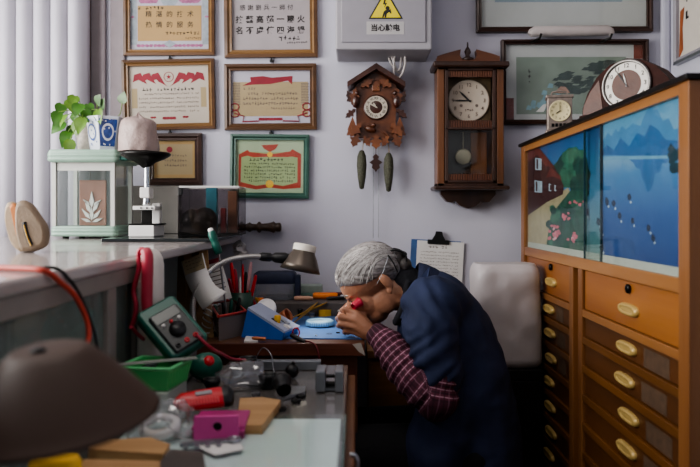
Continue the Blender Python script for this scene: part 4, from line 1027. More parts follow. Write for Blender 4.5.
# ---- coin purse
Yp = 1.575; q = P(34, 250, Yp)
root = thing('coin_purse', 'beige zipped coin purse standing open on the counter', 'purse', (q.x, Yp, ZK)); off = root.location
s = Yp / FP
m_pur = mat('beige_leather', '#7d6c5a', .6, var=.1, bump=.2, bs=150); m_purl = mat('cream_leather', '#a6937b', .6, var=.08, bump=.2, bs=150)
def pillow(pts, y0, y1, mat_, name, lean=0.):
    q_ = smooth_path([V(x, y, 0) for x, y in pts] + [V(*pts[0], 0)], 4)[:-1]
    ps = [P(v.x, v.y, Yp) for v in q_]; c = sum(ps, Vector()) / len(ps); rings = []
    for t, sc in ((0, .80), (.05, .90), (.2, .98), (.5, 1.02), (.8, .98), (.95, .90), (1, .80)):
        rings.append([Vector((c.x + (v.x - c.x) * sc, y0 + (y1 - y0) * t, c.z + (v.z - c.z) * sc)) for v in ps])
    b = MB().loft(rings, True)
    for v in b.v: v.z = max(v.z, ZK + .0005)
    return build(name, b, mat_, root, off=off)
pillow([(31, 250.5), (27, 240), (24.5, 224), (25, 207), (28, 201.5), (34, 201.5), (41, 206.5), (48, 217), (54, 226.5), (55, 238), (53, 245), (46, 249), (38, 251)], Yp - .05, Yp - .020, m_pur, 'front_half')
pillow([(25, 252), (18, 246), (13, 234), (10, 218), (11, 205), (14.5, 202), (19, 205), (24, 218), (29, 236), (35, 250)], Yp - .030, Yp + .012, m_purl, 'back_half')
pillow([(17, 206), (20, 203.5), (24, 207), (25.5, 222), (28, 238), (24, 236)], Yp - .036, Yp - .022, mat('tan_lining', '#b5703c', .6), 'lining')
b = MB(); zp = [(24.5, 222), (26, 230), (28.5, 238), (31.5, 245)]
pts = smooth_path([P(x, y, Yp - .048) for x, y in zp], 5)
b.tube(pts, .0058, 7, 0)
for k, v in enumerate(pts[2:]): b.ell(v + V(.001, -.0058, 0), .0019, n=6, mi=1)
build('zip', b, [m_black, m_brass], root, off=off)
# ---- cables over the counter edge
m_rc = mat('red_cable', '#b8402e', .5, var=.08); m_bc = mat('black_cable', '#161a1a', .5)
def drape(pts): return smooth_path(pts, 6)
e = XK + .012
solo('power_lead', 'red cable hanging over the counter edge at left', 'cable', MB().tube(drape([V(-.68, 1.13, ZK + .005), V(-.557, 1.06, ZK + .005), V(-.480, 1.014, ZK + .006), V(-.461, 1.016, 1.031), P(60, 282, 1.042), P(75, 296, 1.085), P(86, 318, 1.11), P(89, 335, 1.109), P(87, 352, 1.10), V(-.43, 1.10, .80), V(-.425, 1.13, .746)]), .0045, 8), m_rc)
solo('power_lead', 'black cable hanging over the counter edge beside the red one', 'cable', MB().tube(drape([V(-.66, 1.16, ZK + .003), V(-.52, 1.075, ZK + .003), V(-.473, 1.064, ZK + .004), P(68, 278, 1.084), P(80, 295, 1.11), P(91, 322, 1.137), P(97, 345, 1.145), V(-.43, 1.155, .80), V(-.42, 1.17, .745)]), .0027, 8), m_bc)
# ------------------------------------------------------------------ workbench and the near table
ZD, ZN = .75, .74
m_desk = wood('bench_wood', '#4a3022', '#66442e', 'x', .45)
m_deskr = wood('bench_edge_wood', '#4f2a1e', '#6f402c', 'x', .4)
root = thing('workbench', 'brown wooden workbench crowded with watch repair tools in front of the person', 'workbench', (-.22, 2.3, 0)); off = root.location
build('top', MB().bb(XK2 + .006, .022, 1.93, 2.70, ZD - .03, ZD), m_desk, root, .003, off=off)
build('edge_strip', MB().bb(XK2 + .006, .022, 1.918, 1.93, ZD - .034, ZD + .002), m_deskr, root, .002, off=off)
build('apron', MB().bb(XK2 + .01, .0, 1.95, 1.97, ZD - .15, ZD - .03), m_deskr, root, off=off)
for x in (-.02, XK2 + .04):
    for y in (1.975, 2.66): build('leg', MB().bb(x - .022, x + .022, y - .022, y + .022, 0, ZD - .03), m_desk, root, .002, off=off)
build('corner_trim', MB().add([P(352, 344, 1.917), P(361, 342.5, 1.917), P(365.5, 356, 1.917), P(359, 352, 1.917), P(352, 344, 1.925), P(361, 342.5, 1.925), P(365.5, 356, 1.925), P(359, 352, 1.925)], [(0, 1, 2, 3), (4, 7, 6, 5), (0, 4, 5, 1), (1, 5, 6, 2), (2, 6, 7, 3), (3, 7, 4, 0)]), mat('pale_trim', '#a59c92', .5), root, off=off)
m_ntop = mat('table_dark_top', '#5a5653', .22, var=.15, vs=6, coat=.3)
root = thing('near_table', 'low table with glass top and white paper under the glass in the foreground', 'table', (-.24, 1.1, 0)); off = root.location
build('top', MB().bb(XK + .008, -.022, .45, 1.705, ZN - .03, ZN - .001), m_ntop, root, .003, off=off)
build('side_panel', MB().bb(-.026, -.004, .47, 1.69, .06, ZN - .022), wood('table_side_wood', '#5c3a22', '#7a5030', 'y', .5), root, .003, off=off)
build('back_panel', MB().bb(XK + .02, -.03, 1.67, 1.69, .06, ZN - .03), m_desk, root, off=off)
build('front_panel', MB().bb(XK + .02, -.03, .48, .5, .06, ZN - .03), m_desk, root, off=off)
for x in (XK + .03, -.04):
    for y in (.5, 1.66): build('leg', MB().bb(x - .018, x + .018, y - .018, y + .018, 0, ZN - .03), m_desk, root, off=off)
build('paper_under_glass', MB().bb(-.40, -.030, .50, 1.255, ZN - .001, ZN), mat('paper_blue_white', '#dfe5e6', .6, var=.07, vs=5), root, off=off)
build('glass_top', MB().bb(-.42, -.022, .48, 1.262, ZN + .0002, ZN + .006), glass('table_glass', '#f6faf9', .05, .06), root, off=off)
build('glass_edge', MB().bb(-.0228, -.0200, .48, 1.262, ZN - .002, ZN + .006), mat('green_glass_edge', '#3c5750', .2), root, off=off)
h_ = build('handle', MB().tube(smooth_path([P(350, 455, 1.08), P(354, 455, 1.08), P(357, 460, 1.08), P(357, 468, 1.08), P(352, 474, 1.08)], 4), .004, 7), m_steel, root, off=off)
ZN2 = ZN + .0005
def nb(px, py): return on(px, py, ZN)
def db(px, py): return on(px, py, ZD)
def lying(b, a, c, prof, mi=0, n=14):                # lathe whose axis runs from a to c; prof = [(radius, t 0..1)]
    a, c = Vector(a), Vector(c); L = (c - a).length
    return b.lathe([(r, t * L) for r, t in prof], n, along(c - a, a), mi)

# ---- foreground desk lamp: big shade
m_shade = mat('brown_enamel', '#3d281c', .6, .0, var=.15, vs=6, bump=.05)
Ys = .72; c = P(56, 417, Ys); s = Ys / FP
root = thing('desk_lamp', 'large dark brown metal lampshade with flat top in the left foreground', 'lamp', (c.x, Ys, ZN)); off = root.location
Ms = Matrix.Translation(c) @ Ry(-3) @ Rx(6)
pf = [(0, 71), (31, 71), (37, 69), (43, 64), (54, 53), (73, 33), (90, 12), (97, 3), (101, 0)]
inner = [(99, 0), (94, 5), (87, 13), (70, 33), (50, 53), (40, 63), (0, 66)]
sh = build('lamp_shade', MB().lathe([(r * s, z * s) for r, z in pf + inner], 56, Ms, caps=False), m_shade, root, off=off)
build('knob', MB().lathe([(.008, 70 * s), (.008, 73 * s), (.005, 75 * s), (0, 75 * s)], 14, Ms @ T(-.006, -.012, 0)), m_blackm, sh, off=off)
build('stem', MB().tube(smooth_path([V(c.x - .078, Ys, ZN + .02), V(c.x - .078, Ys, c.z - .03), V(c.x - .066, Ys, c.z + .015), Ms @ V(-.03, 0, 46 * s), Ms @ V(0, 0, 62 * s)], 5), .007, 10), m_blackm, root, off=off)
build('bulb', MB().lathe([(.010, 62 * s), (.012, 50 * s), (.024, 36 * s), (.02, 26 * s), (0, 22 * s)], 16, Ms), m_white, root, off=off)
build('base', MB().lathe([(.055, 0), (.057, .01), (.048, .018), (.012, .024), (0, .024)], 28, T(c.x - .078, Ys, ZN2)), m_blackm, root, off=off)

# ---- wood pieces, block, yellow handle in the foreground
m_ply = wood('plywood', '#a0784c', '#bd966a', 'x', .6)
def plank(name, label, cat, pts, z0, t, m, **k):
    """flat board from four photo corners on the level z0+t"""
    top = [on(px, py, z0 + t) for px, py in pts]
    b = MB(); n = len(top)
    b.loft([[Vector((v.x, v.y, z0)) for v in top], top], True, 0, False)
    return solo(name, label, cat, b, m, bevel=.002, **k)
plank('wooden_plank', 'thin plywood plank under the lampshade, the back one of two', 'plank', [(88, 449), (92, 441), (150, 437), (170, 444), (163, 454)], ZN2, .018, m_ply)
plank('wooden_plank', 'thin plywood plank in the near foreground, the front one of two', 'plank', [(78, 472), (84, 459), (160, 461), (162, 478)], ZN2, .016, m_ply)
plank('dark_block', 'dark grey-brown block beside the plywood planks at the bottom edge', 'block', [(160, 462), (170, 449), (203, 452), (206, 471), (161, 475)], ZN2, .020, mat('block_dark', '#4a413d', .6, var=.25, vs=20))
b = MB(); rbox(b, P(24, 0, .87).x, P(74, 0, .87).x, .87, .905, [(.003, ZN2), (0, ZN + .004), (0, ZN + .054), (.004, ZN + .061)], .012)
solo('yellow_case', 'yellow plastic case peeking out under the lampshade at bottom left', 'case', b, m_yellow)
# ---- clear bag with a white ring
q = nb(160, 441)
b = MB(); b.ell((0, 0, 0), (.056, .05, .026), n=44)
for v in b.v:
    v += Vector((noise.noise(v * 22), noise.noise(v * 22 + V(7, 3, 1)), noise.noise(v * 22 + V(1, 8, 4)))) * .022 + Vector((noise.noise(v * 70), noise.noise(v * 70 + V(7, 3, 1)), noise.noise(v * 70 + V(1, 8, 4)))) * .009; v.x += q.x; v.y += q.y + .02; v.z = max(v.z + ZN + .022, ZN + .001)
solo('plastic_bag', 'clear crumpled plastic bag holding a white ring beside the lampshade', 'bag', b, m_fclear)
b = MB(); rr = [(.034, 0), (.034, .010), (.022, .012), (.022, .002)]
b.lathe(rr, 28, Matrix.Translation((q.x - .004, q.y + .012, ZN + .016)) @ Rx(14), caps=False)
solo('plastic_ring', 'white plastic ring inside the clear crumpled bag', 'ring', b, m_white)
# ---- steel bits by the pink case
q = nb(215, 448)
b = MB(); b.bb(-.055, .03, -.006, .006, 0, .006)
for k in range(4): b.bb(-.05 + .017 * k, -.042 + .017 * k, -.02, .006, 0, .005)
b.lathe([(.012, 0), (.012, .007), (.007, .007), (.007, 0)], 14, T(.03, 0, 0), caps=False)
for v in b.v: v.rotate(Matrix.Rotation(.25, 3, 'Z')); v += Vector((q.x, q.y, ZN + .007))
solo('steel_comb_tool', 'small steel toothed bracket lying on the glass before the pink case', 'tool', b, m_steel)
# ---- pink case, half open
m_pink = mat('pink_plastic', '#d8569e', .4, var=.06); m_pinkd = mat('pink_plastic_dark', '#8a2a5e', .5)
a, c_ = nb(194, 441), nb(237, 444)
root = thing('pink_case', 'bright pink plastic case with a round hole in its front', 'case', ((a.x + c_.x) / 2, a.y, ZN2), (0, 0, 4)); off = root.location
Y0 = a.y; W2 = (c_.x - a.x) / 2; s = Y0 / FP
b = MB(); hw, hh = W2, 25 * s
n = 24; rim = []; hol = []
for k in range(n):
    an = 2 * PI * k / n; x, z = math.cos(an), math.sin(an); m_ = max(abs(x) / hw, abs(z) / (hh / 2)); rim.append((x / m_, z / m_ + hh / 2)); hol.append((.0075 * x + .002, .0075 * z + hh / 2 + .003))
for y, fl in ((-.002, 1), (.006, 0)): pass
b.loft([[V(x, -.003, z) for x, z in hol], [V(x, -.003, z) for x, z in rim], [V(x, .004, z) for x, z in rim], [V(x, .004, z) for x, z in hol]], False, 0, False, closed=True)
build('front_flap', b, m_pink, root, .0008)
build('hole_lining', MB().disc(.008, 0, 14, Matrix.Translation((.002, .0035, hh / 2 + .003)) @ Rx(90)), m_black, root)
b = MB(); b.bb(-hw - .004, hw + .008, .006, .10, 0, .012); build('body', b, m_pinkd, root, .003)
b = MB(); b.bb(-hw - .006, hw + .010, .008, .105, .014, .021); build('lid', b, mat('pink_lid', '#a52f70', .4), root, .003)
build('hinge_wall', MB().bb(hw - .0, hw + .008, .008, .1, .010, .018), m_pink, root, .002)
# ---- red folding knife / grip lying on the pink case
a, c_ = P(173, 405, 1.235), P(233, 398, 1.275); zt = ZN + .034
a.z = zt; c_.z = zt + .004
root = thing('utility_knife', 'bright red ribbed utility knife with black end lying on the pink case', 'knife', ((a.x + c_.x) / 2, (a.y + c_.y) / 2, ZN + .0215)); off = root.location
M_ = axes(c_ - a, (0, .75, .66), a); L = (c_ - a).length
b = MB()
pf = [(0, .1), (.06, .55), (.15, .85), (.4, .95), (.75, 1), (.82, 1)]
rings = []
for t, k in pf: rings.append([V(t * L, .021 * k * math.cos(q_), .012 * min(1, k + .2) * math.sin(q_)) for q_ in [i * PI / 8 for i in range(16)]])
build('body', b.loft(rings, True, 0, True, M_), m_red, root, off=off)
rings = [[V(t * L, .0205 * k * math.cos(q_), .0125 * k * math.sin(q_)) for q_ in [i * PI / 8 for i in range(16)]] for t, k in ((.81, 1), (.9, 1.05), (.97, .95), (1.0, .6))]
build('end_cap', MB().loft(rings, True, 0, True, M_), m_black, root, off=off)
b = MB()
for k in range(11): b.box((L * (.24 + .048 * k), -.011, .0098), (.0026, .013, .006), M_)
build('ribs', b, mat('light_red', '#d2565a', .4), root, .001, off=off)
build('slider', MB().box((L * .5, .006, .012), (.03, .008, .004), M_), mat('grey_slider', '#8d8d90', .4), root, .001, off=off)
# ---- pale wooden block under
plank('wooden_board', 'pale square-edged wooden board beside the pink case', 'board', [(236, 425), (262, 425), (281, 400), (262, 397), (240, 398)], ZN2, .016, m_ply)
# ---- clear bottle lying, black loupes, washers, clamp, bar
b = MB(); a, c_ = nb(216, 392), nb(263, 388); a.z = c_.z = ZN + .031
lying(b, a, c_, [(.004, 0), (.012, .0), (.012, .12), (.028, .28), (.030, .32), (.0305, .4), (.029, .5), (.0305, .6), (.029, .7), (.0305, .8), (.030, .95), (.027, 1), (0, 1)], n=32)
for v in b.v: v += Vector((noise.noise(v * 60), noise.noise(v * 60 + V(5, 2, 1)), noise.noise(v * 60 + V(2, 7, 3)))) * .006; v.z = max(v.z, ZN + .001)
solo('clear_bottle', 'crumpled clear plastic bottle lying on its side behind the red knife', 'bottle', b, m_fclear)
m_len = mat('lens', '#27302f', .05, coat=1.)
def loupe(px, py, r, hgt, tilt, label, lift=0):
    q = nb(px, py); root = thing('watch_loupe', label, 'loupe', (q.x, q.y, ZN2 + lift), tilt, group='black eye loupes on the near table')
    build('barrel', MB().lathe([(r * .75, 0), (r * .8, hgt * .15), (r * .7, hgt * .3), (r, hgt * .75), (r * 1.05, hgt), (r * .9, hgt), (r * .85, hgt * .85)], 20, caps=False), m_black, root)
    build('lens', MB().disc(r * .86, hgt * .86, 18), m_len, root)
loupe(248, 372, .021, .035, (0, 0, 0), 'black eye loupe standing furthest back, behind the clear bottle')
loupe(284, 400, .020, .034, (-70, 0, 15), 'black eye loupe lying on its side nearest the wooden board', .019)
loupe(268, 388, .020, .030, (0, 0, 0), 'black eye loupe standing between the bottle and the steel bar')
loupe(212, 392, .018, .028, (0, 0, 0), 'black eye loupe standing left of the clear bottle')
for k, (px, py) in enumerate(((274, 405), (281, 410), (296, 402), (301, 397))):
    q = nb(px, py); b = MB().lathe([(.010, 0), (.010, .004), (.004, .004), (.004, 0)], 16, T(q.x, q.y, ZN2), caps=False)
    solo('washer', ['dark round washer nearest the wooden board', 'dark round washer nearest the white paper', 'dark round washer under the lying loupe', 'dark round washer furthest right'][k], 'washer', b, m_blackm, group='washers on the table')
a, c_ = nb(258, 372), nb(321, 372); Yb_ = 1.655
solo('steel_bar', 'long grey steel bar lying along the back edge of the near table', 'bar', MB().bb(P(256, 0, Yb_).x, P(321, 0, Yb_).x, Yb_ - .012, Yb_ + .012, ZN2, ZN + .022), m_steel, bevel=.002)
root = thing('clamp', 'small steel clamp with two upright jaws at the table corner', 'clamp', (nb(330, 391).x, nb(330, 391).y, ZN2)); Yc = nb(330, 391).y; off = root.location
b = MB()
for x0, x1 in ((316, 325.5), (335, 343.5)): build('jaw', MB().bb(P(x0, 0, Yc).x, P(x1, 0, Yc).x, Yc - .015, Yc + .05, ZN + .001, ZN + .045), m_steel, root, .002, off=off)
build('screw_bar', MB().tube([P(325, 384, Yc + .02), P(336, 384, Yc + .02)], .006, 8).tube([P(325, 376, Yc + .02), P(336, 376, Yc + .02)], .004, 8), m_blackm, root, off=off)
build('base', MB().bb(P(316, 0, Yc).x, P(343.5, 0, Yc).x, Yc + .0, Yc + .04, ZN + .0005, ZN + .006), m_steel, root, off=off)
# small flat tools between
plank('steel_rule', 'small steel plate lying behind the loupes', 'plate', [(283, 397), (287, 386), (306, 386), (305, 392)], ZN2, .006, m_steel)

# more bits crowded round the loupes
b = MB(); q = nb(262, 372)
b.tube(smooth_path([V(q.x - .03, q.y + .03, ZN + .003), V(q.x - .005, q.y + .03, ZN + .05), V(q.x + .02, q.y + .01, ZN + .04), V(q.x + .03, q.y - .01, ZN + .004), V(q.x + .045, q.y - .03, ZN + .003)], 6), .0014, 5)
solo('steel_wire', 'thin springy steel wire arching over the black loupes', 'wire', b, m_steel)
for k, (px, py, r, m_, nm_, lb) in enumerate(((224, 399, .012, m_black, 'rubber_ball', 'small black rubber ball in front of the clear bottle'), (256, 397, .009, m_steel, 'steel_nut', 'small steel nut at the back edge of the wooden board'), (292, 378, .016, m_black, 'rubber_ball', 'black rubber ball nearest the steel clamp'), (236, 378, .013, m_black, 'rubber_ball', 'black rubber ball behind the clear bottle'))):
    q = nb(px, py); b = MB()
    if nm_ == 'rubber_ball': b.ell((q.x, q.y, ZN2 + r), r, n=16).tube([(q.x, q.y, ZN + r * 1.9), (q.x + r * .3, q.y, ZN + r * 2.3)], r * .25, 7)
    else: b.lathe([(r * .5, 0), (r, 0), (r, r * .9), (r * .5, r * .9)], 6, T(q.x, q.y, ZN2), sm=False, caps=False)
    solo(nm_, lb, 'ball' if nm_ == 'rubber_ball' else 'nut', b, m_)
plank('cloth_scrap', 'folded dark grey cloth scrap between the loupes and the steel bar', 'cloth', [(228, 384), (236, 372), (262, 371), (268, 380), (262, 385)], ZN2, .006, mat('cloth_dark', '#37383c', .9, var=.3, vs=40))
plank('folded_leaflet', 'white folded leaflet sticking out beneath the pink case', 'leaflet', [(196, 446), (205, 440), (238, 440), (244, 449), (215, 455)], ZN + .0065, .0012, m_paper)
# ---- dark case, green basket, ruler, multimeter, container
b = MB().bb(XK + .012, XK + .085, 1.50, 1.63, ZN2, ZN + .055)
solo('dark_case', 'flat dark grey case lying behind the green basket', 'case', b, mat('case_grey', '#55504e', .5), bevel=.004)
plank('white_tray', 'white plastic tub turned over under the green basket', 'tub', [(114, 394), (120, 381), (187, 379), (168, 393.5)], ZN2, .048, mat('tray_white', '#a9b0a8', .5))
ZB = ZN + .0495
m_bask = mat('bright_green_plastic', '#52b268', .4, var=.06)
q = on(167, 391, ZB); e1 = (on(190, 374, ZB) - q); e2 = (on(128, 388, ZB) - q)
A0 = Vector((q.x, q.y, ZB)); ex = Vector((.20, 1, 0)).normalized() * .085; ey = Vector((-1, .10, 0)).normalized() * .088
root = thing('plastic_basket', 'bright green open plastic basket of small tools', 'basket', A0); off = root.location
hb = .042; b = MB()
def corner(s, t, z, fl=0): return A0 + ex * s + ey * t + V(0, 0, z) + (ex.normalized() * (s - .5) + ey.normalized() * (t - .5)) * fl
def wall(s0, t0, s1, t1):
    o = [corner(s0, t0, 0), corner(s1, t1, 0), corner(s1, t1, hb, .016), corner(s0, t0, hb, .016)]
    ctr = corner(.5, .5, 0); i_ = [v + (Vector((ctr.x, ctr.y, v.z)) - v) * .05 for v in o]
    b.add(o + i_, [(0, 1, 2, 3), (7, 6, 5, 4), (3, 2, 6, 7), (0, 3, 7, 4), (1, 5, 6, 2), (0, 4, 5, 1)])
for w_ in ((0, 0, 1, 0), (1, 0, 1, 1), (1, 1, 0, 1), (0, 1, 0, 0)): wall(*w_)
b.add([corner(0, 0, .002), corner(1, 0, .002), corner(1, 1, .002), corner(0, 1, .002)], [(0, 1, 2, 3)])
build('tub', b, m_bask, root, off=off)
b = MB()
for k in range(7):
    t = .12 + .125 * k; o0, o1 = corner(t, 0, .004, .001), corner(t, 0, hb - .008, .012); b.tube([o0, o1], .0028, 6)
build('ribs', b, m_bask, root, off=off)
build('rim', MB().tube([corner(s, t, hb, .018) for s, t in ((0, 0), (1, 0), (1, 1), (0, 1), (0, 0))], .0035, 6), mat('green_rim', '#6cc284', .4), root, off=off)
for k, (s0, t0, s1, t1, r, c1, lb) in enumerate(((.12, .2, .85, .35, .006, m_black, 'black rod lying in the green basket'), (.2, .45, .8, .75, .007, m_brass, 'brass-coloured rod lying in the green basket'), (.15, .65, .9, .55, .008, m_steel, 'steel rod lying in the green basket'))):
    b = MB(); a, c_ = corner(s0, t0, .014 + .009 * k), corner(s1, t1, .022 + .009 * k); lying(b, a, c_, [(r * .6, 0), (r, .05), (r, .6), (r * .4, .62), (r * .4, 1)], n=10)
    solo('tool_rod', lb, 'tool', b, c1, group='tools in the green basket')
b = MB(); a, c_ = corner(-.02, 1.0, hb + .005, .02), corner(.62, -.10, hb + .006, .02)
M_ = axes(c_ - a, (.7, .7, 0), a); L = (c_ - a).length
b.bb(-.03, L + .012, -.008, .012, 0, .0025, 0, M_)
solo('flat_ruler', 'translucent grey ruler lying across the rim of the green basket', 'ruler', b, mat('grey_translucent', '#93958f', .35), bevel=.0008)
# tall white container with red handle
Yw = 1.405
root = thing('storage_canister', 'tall white plastic canister with red handle standing against the counter', 'canister', (-.425, 1.44, ZN2)); off = root.location
x0, x1 = XK + .008, P(156, 0, Yw).x
b = MB(); rbox(b, x0, x1, Yw, Yw + .075, [(.004, ZN2), (0, ZN + .006), (0, ZN + .27), (.003, ZN + .285), (.010, ZN + .297), (.02, ZN + .303)], .018)
build('body', b, mat('canister_white', '#d8d2ca', .5, var=.06), root, off=off)
def ph(px, py, d=0): return P(px, py, Yw - .006 - d)
m_hred = mat('handle_red', '#a83244', .4, var=.08)
b = MB()
pts = smooth_path([ph(149, 324, .012), ph(147, 305, .016), ph(147, 285, .018), ph(147.5, 268, .018), ph(147.5, 256, .014), ph(145.5, 251, .008)], 5)
for f in (1,): b.tube(pts, .0115, 10)
build('grip', b, m_hred, root, off=off)
b = MB(); b.tube(smooth_path([ph(147, 251, .006), ph(141, 249.5, .004), ph(138.5, 254, .004), ph(139, 268, .006), ph(136, 280, .006), ph(133.5, 292, .004), ph(136, 304, .006), ph(135, 316, .006), ph(131, 328, .004)], 5), .0052, 8)
build('strap', b, m_hred, root, off=off)
# multimeter leaning back
M_ = axes((34, 30, 20), (-48, 26, 45), (0, 0, 0))      # local x across, y up its length, z out of its face
ctr = P(173, 329.5, 1.365)
if (M_.to_3x3() @ V(0, 0, 1)).y > 0: M_ = M_ @ Matrix.Rotation(PI, 4, 'Y')
M_ = Matrix.Translation(ctr) @ M_
root = thing('multimeter', 'green and grey multimeter leaning against the white canister', 'multimeter', M=M_)
w, L = .072, .110
b = MB(); rbox(b, -w / 2 - .008, w / 2 + .008, -L / 2 - .006, L / 2 + .012, [(.004, -.02), (0, -.014), (0, .008), (.003, .012), (.006, .013)], .012)
build('holster', b, m_green, root)
b = MB(); rbox(b, -w / 2 + .004, w / 2 - .002, -L / 2 - .002, L / 2 - .014, [(0, .010), (0, .016), (.003, .019)], .006)
build('face', b, mat('meter_grey', '#24292b', .45, var=.08), root)
build('display', MB().bb(-.028, .028, .014, .038, .0185, .0205), mat('lcd_grey', '#3a4240', .3), root, .001)
build('dial_knob', MB().lathe([(.017, .018), (.016, .026), (0, .027)], 20, T(0, -.014, 0)), m_black, root)
b = MB()
for k in range(3): b.lathe([(.0035, .018), (.0035, .022), (0, .022)], 10, T(-.018 + .018 * k, .0075, 0), k % 2)
build('button', b, [m_white, m_red], root)
for k in range(3): build('socket', MB().lathe([(.005, .018), (.005, .022), (.0025, .022), (.0025, .019)], 12, T(-.02 + .02 * k, -.045, 0), caps=False), m_red if k else m_black, root)
solo('test_lead', 'dark red multimeter lead lying across the tools toward the loupes', 'cable', MB().tube(smooth_path([M_ @ V(.02, -.047, .022), P(211, 348, 1.36), P(222, 354, 1.44), P(232, 359, 1.52), P(245, 360, 1.58)], 6), .0035, 7), m_hred)
solo('test_lead', 'dark red lead looping beside the canister above the dark case', 'cable', MB().tube(smooth_path([P(131, 327, 1.36), P(142, 338, 1.40), P(155, 344, 1.45), P(166, 348, 1.52), P(180, 350, 1.56)], 6), .004, 7), m_hred)
# teal rounded tool
q = nb(205, 381)
root = thing('tape_measure', 'teal rounded tape measure with a red centre beside the green basket', 'tape measure', (q.x, q.y + .01, ZN2), (0, 0, 20))
b = MB().ell((0, 0, .030), (.038, .028, .032), n=20)
for v in b.v: v.z = max(0, v.z)
build('body', b, mat('teal_plastic', '#155a4a', .4, var=.08), root)
build('centre', MB().lathe([(.013, 0), (.011, .006), (0, .007)], 16, Matrix.Translation((0.004, -.018, .046)) @ Rx(45)), m_red, root)

# ------------------------------------------------------------------ on the workbench
# gooseneck lamp
Yl = 2.0
m_flex = mat('flex_steel', '#a9a6a3', .35, .8, var=.1)
m_lsh = mat('lamp_bronze', '#5c534b', .35, .5, var=.15, vs=10)
base = db(196, 341)
root = thing('gooseneck_lamp', 'gooseneck work lamp arching over the bench with a brown metal shade', 'lamp', (base.x, base.y, ZD)); off = root.location
pts = smooth_path([V(base.x, base.y, ZD + .02), P(193.5, 322, 1.99), P(193, 303, 2.0), P(199, 286, 2.02), P(211, 270, 2.05), P(228, 260.5, 2.08), P(247, 257, 2.10), P(262, 256.5, 2.12)], 8)
build('base', MB().lathe([(.028, 0), (.03, .012), (.012, .022), (0, .024)], 20, T(base.x, base.y, ZD)), m_blackm, root, off=off)
b = MB()
rs = [.0072 + .0009 * (k % 2) for k in range(len(pts))]
pts2 = smooth_path(pts, 4); b.tube(pts2, [.0086 + (.0012 if k % 3 == 0 else 0) for k in range(len(pts2))], 10)
build('gooseneck', b, m_flex, root, off=off)
b = MB(); lying(b, P(259, 256.5, 2.12), P(291, 258.5, 2.13), [(.010, 0), (.014, .1), (.014, .35), (.010, .4), (.016, .5), (.018, .8), (.012, 1)])
build('socket', b, m_black, root, off=off)
Ml = Matrix.Translation(P(300, 271, 2.13)) @ Ry(11) @ Rx(-8)
s = 2.13 / FP
out_ = [(10.5, 24), (11, 20), (12, 18), (14.5, 14), (18, 6), (20.5, 0), (20.2, 0), (17.6, 6), (14.2, 13.5), (10, 17.5)]
sh = build('lamp_shade', MB().lathe([(r * s, z * s) for r, z in out_], 36, Ml, caps=False), m_lsh, root, off=off)
build('top_cap', MB().lathe([(11.6 * s, 20 * s), (11.6 * s, 26 * s), (10.5 * s, 27 * s), (10 * s, 26 * s), (10 * s, 22 * s), (0, 21.5 * s)], 28, Ml, caps=False), mat('cap_white', '#cdc6bc', .5), sh, off=off)
build('bulb', MB().lathe([(.008, 16 * s), (.012, 10 * s), (.018, 6 * s), (.012, 2 * s), (0, 1 * s)], 16, Ml), mat('bulb_glass', '#f2e9d8', .3, emit=1.5), root, off=off)
# jar with coiled wire
q = db(202, 340); r_ = 11.5 * q.y / FP
root = thing('glass_jar', 'clear glass jar holding coiled white wire at the lamp foot', 'jar', (q.x + .004, q.y + .065, ZD)); hj = 34 * q.y / FP
r_ = .036
build('body', MB().lathe([(0, .001), (r_, .001), (r_ * 1.02, .01), (r_ * 1.02, hj * .8), (r_ * .9, hj * .9), (r_ * .95, hj), (r_ * .92, hj), (r_ * .86, hj * .9), (r_ * .97, hj * .8), (r_ * .97, .012), (0, .006)], 28, caps=False), m_clear, root)
build('rim', MB().lathe([(r_ * .9, hj * .9), (r_ * .99, hj * .93), (r_ * .99, hj), (r_ * .9, hj)], 28, caps=False), m_fclear, root)
b = MB(); pts = [V(q.x + .004 + .022 * math.cos(t * 1.1) * (1 - .02 * t), q.y + .065 + .022 * math.sin(t * 1.1), ZD + .014 + .0022 * t + .012 * math.sin(t)) for t in range(30)]
solo('wire_coil', 'coil of pale wire inside the clear jar', 'wire', b.tube(smooth_path(pts, 3), .0022, 5), m_wcab)
# red-rimmed box
def boxtub(name, label, cat, pts, z0, hgt, t, m_in, m_out, **k):
    base_ = [on(px, py, z0) for px, py in pts]; root = thing(name, label, cat, (sum(p.x for p in base_) / 4, sum(p.y for p in base_) / 4, z0), **k); off = root.location
    c_ = sum(base_, Vector()) / 4; up = V(0, 0, hgt)
    i_ = [p.lerp(c_, .1) for p in base_]; o2 = [p + (p - c_) * .05 for p in base_]; i2 = [p.lerp(c_, .08) for p in o2]
    b = MB(); b.loft([[p for p in base_], [p + up for p in o2], [p + up for p in i2], [p + V(0, 0, .004) for p in i_]], True, 0, False)
    build('tub', b, m_out, root, off=off)
    build('rim', MB().tube([p + up for p in o2] + [o2[0] + up], .0045, 6), m_in, root, off=off)
    return root, c_
rt, c_ = boxtub('tool_box', 'square translucent box with red rim holding dark tools', 'box', [(219, 341), (245, 335), (233, 322), (211, 326)], ZD, .072, .003, mat('rim_red', '#b03a34', .4), glass('cloudy_plastic', '#d9d3cf', .06, .2, body=.5, bodycol='#a59a94'))
for k in range(4):
    b = MB(); a = c_ + V(-.02 + .013 * k, -.01 + .008 * k, .008); d_ = V(.012 * (k - 1.5), .01, .075 + .006 * k)
    lying(b, a, a + d_, [(.003, 0), (.003, .5), (.0055, .52), (.006, .95), (.003, 1)], n=8)
    solo('small_screwdriver', ['dark screwdriver at the left of the red-rimmed box', 'dark screwdriver second from left in the red-rimmed box', 'dark screwdriver second from right in the red-rimmed box', 'dark screwdriver at the right of the red-rimmed box'][k], 'screwdriver', b, m_black if k % 2 else m_green, group='tools in the red-rimmed box')
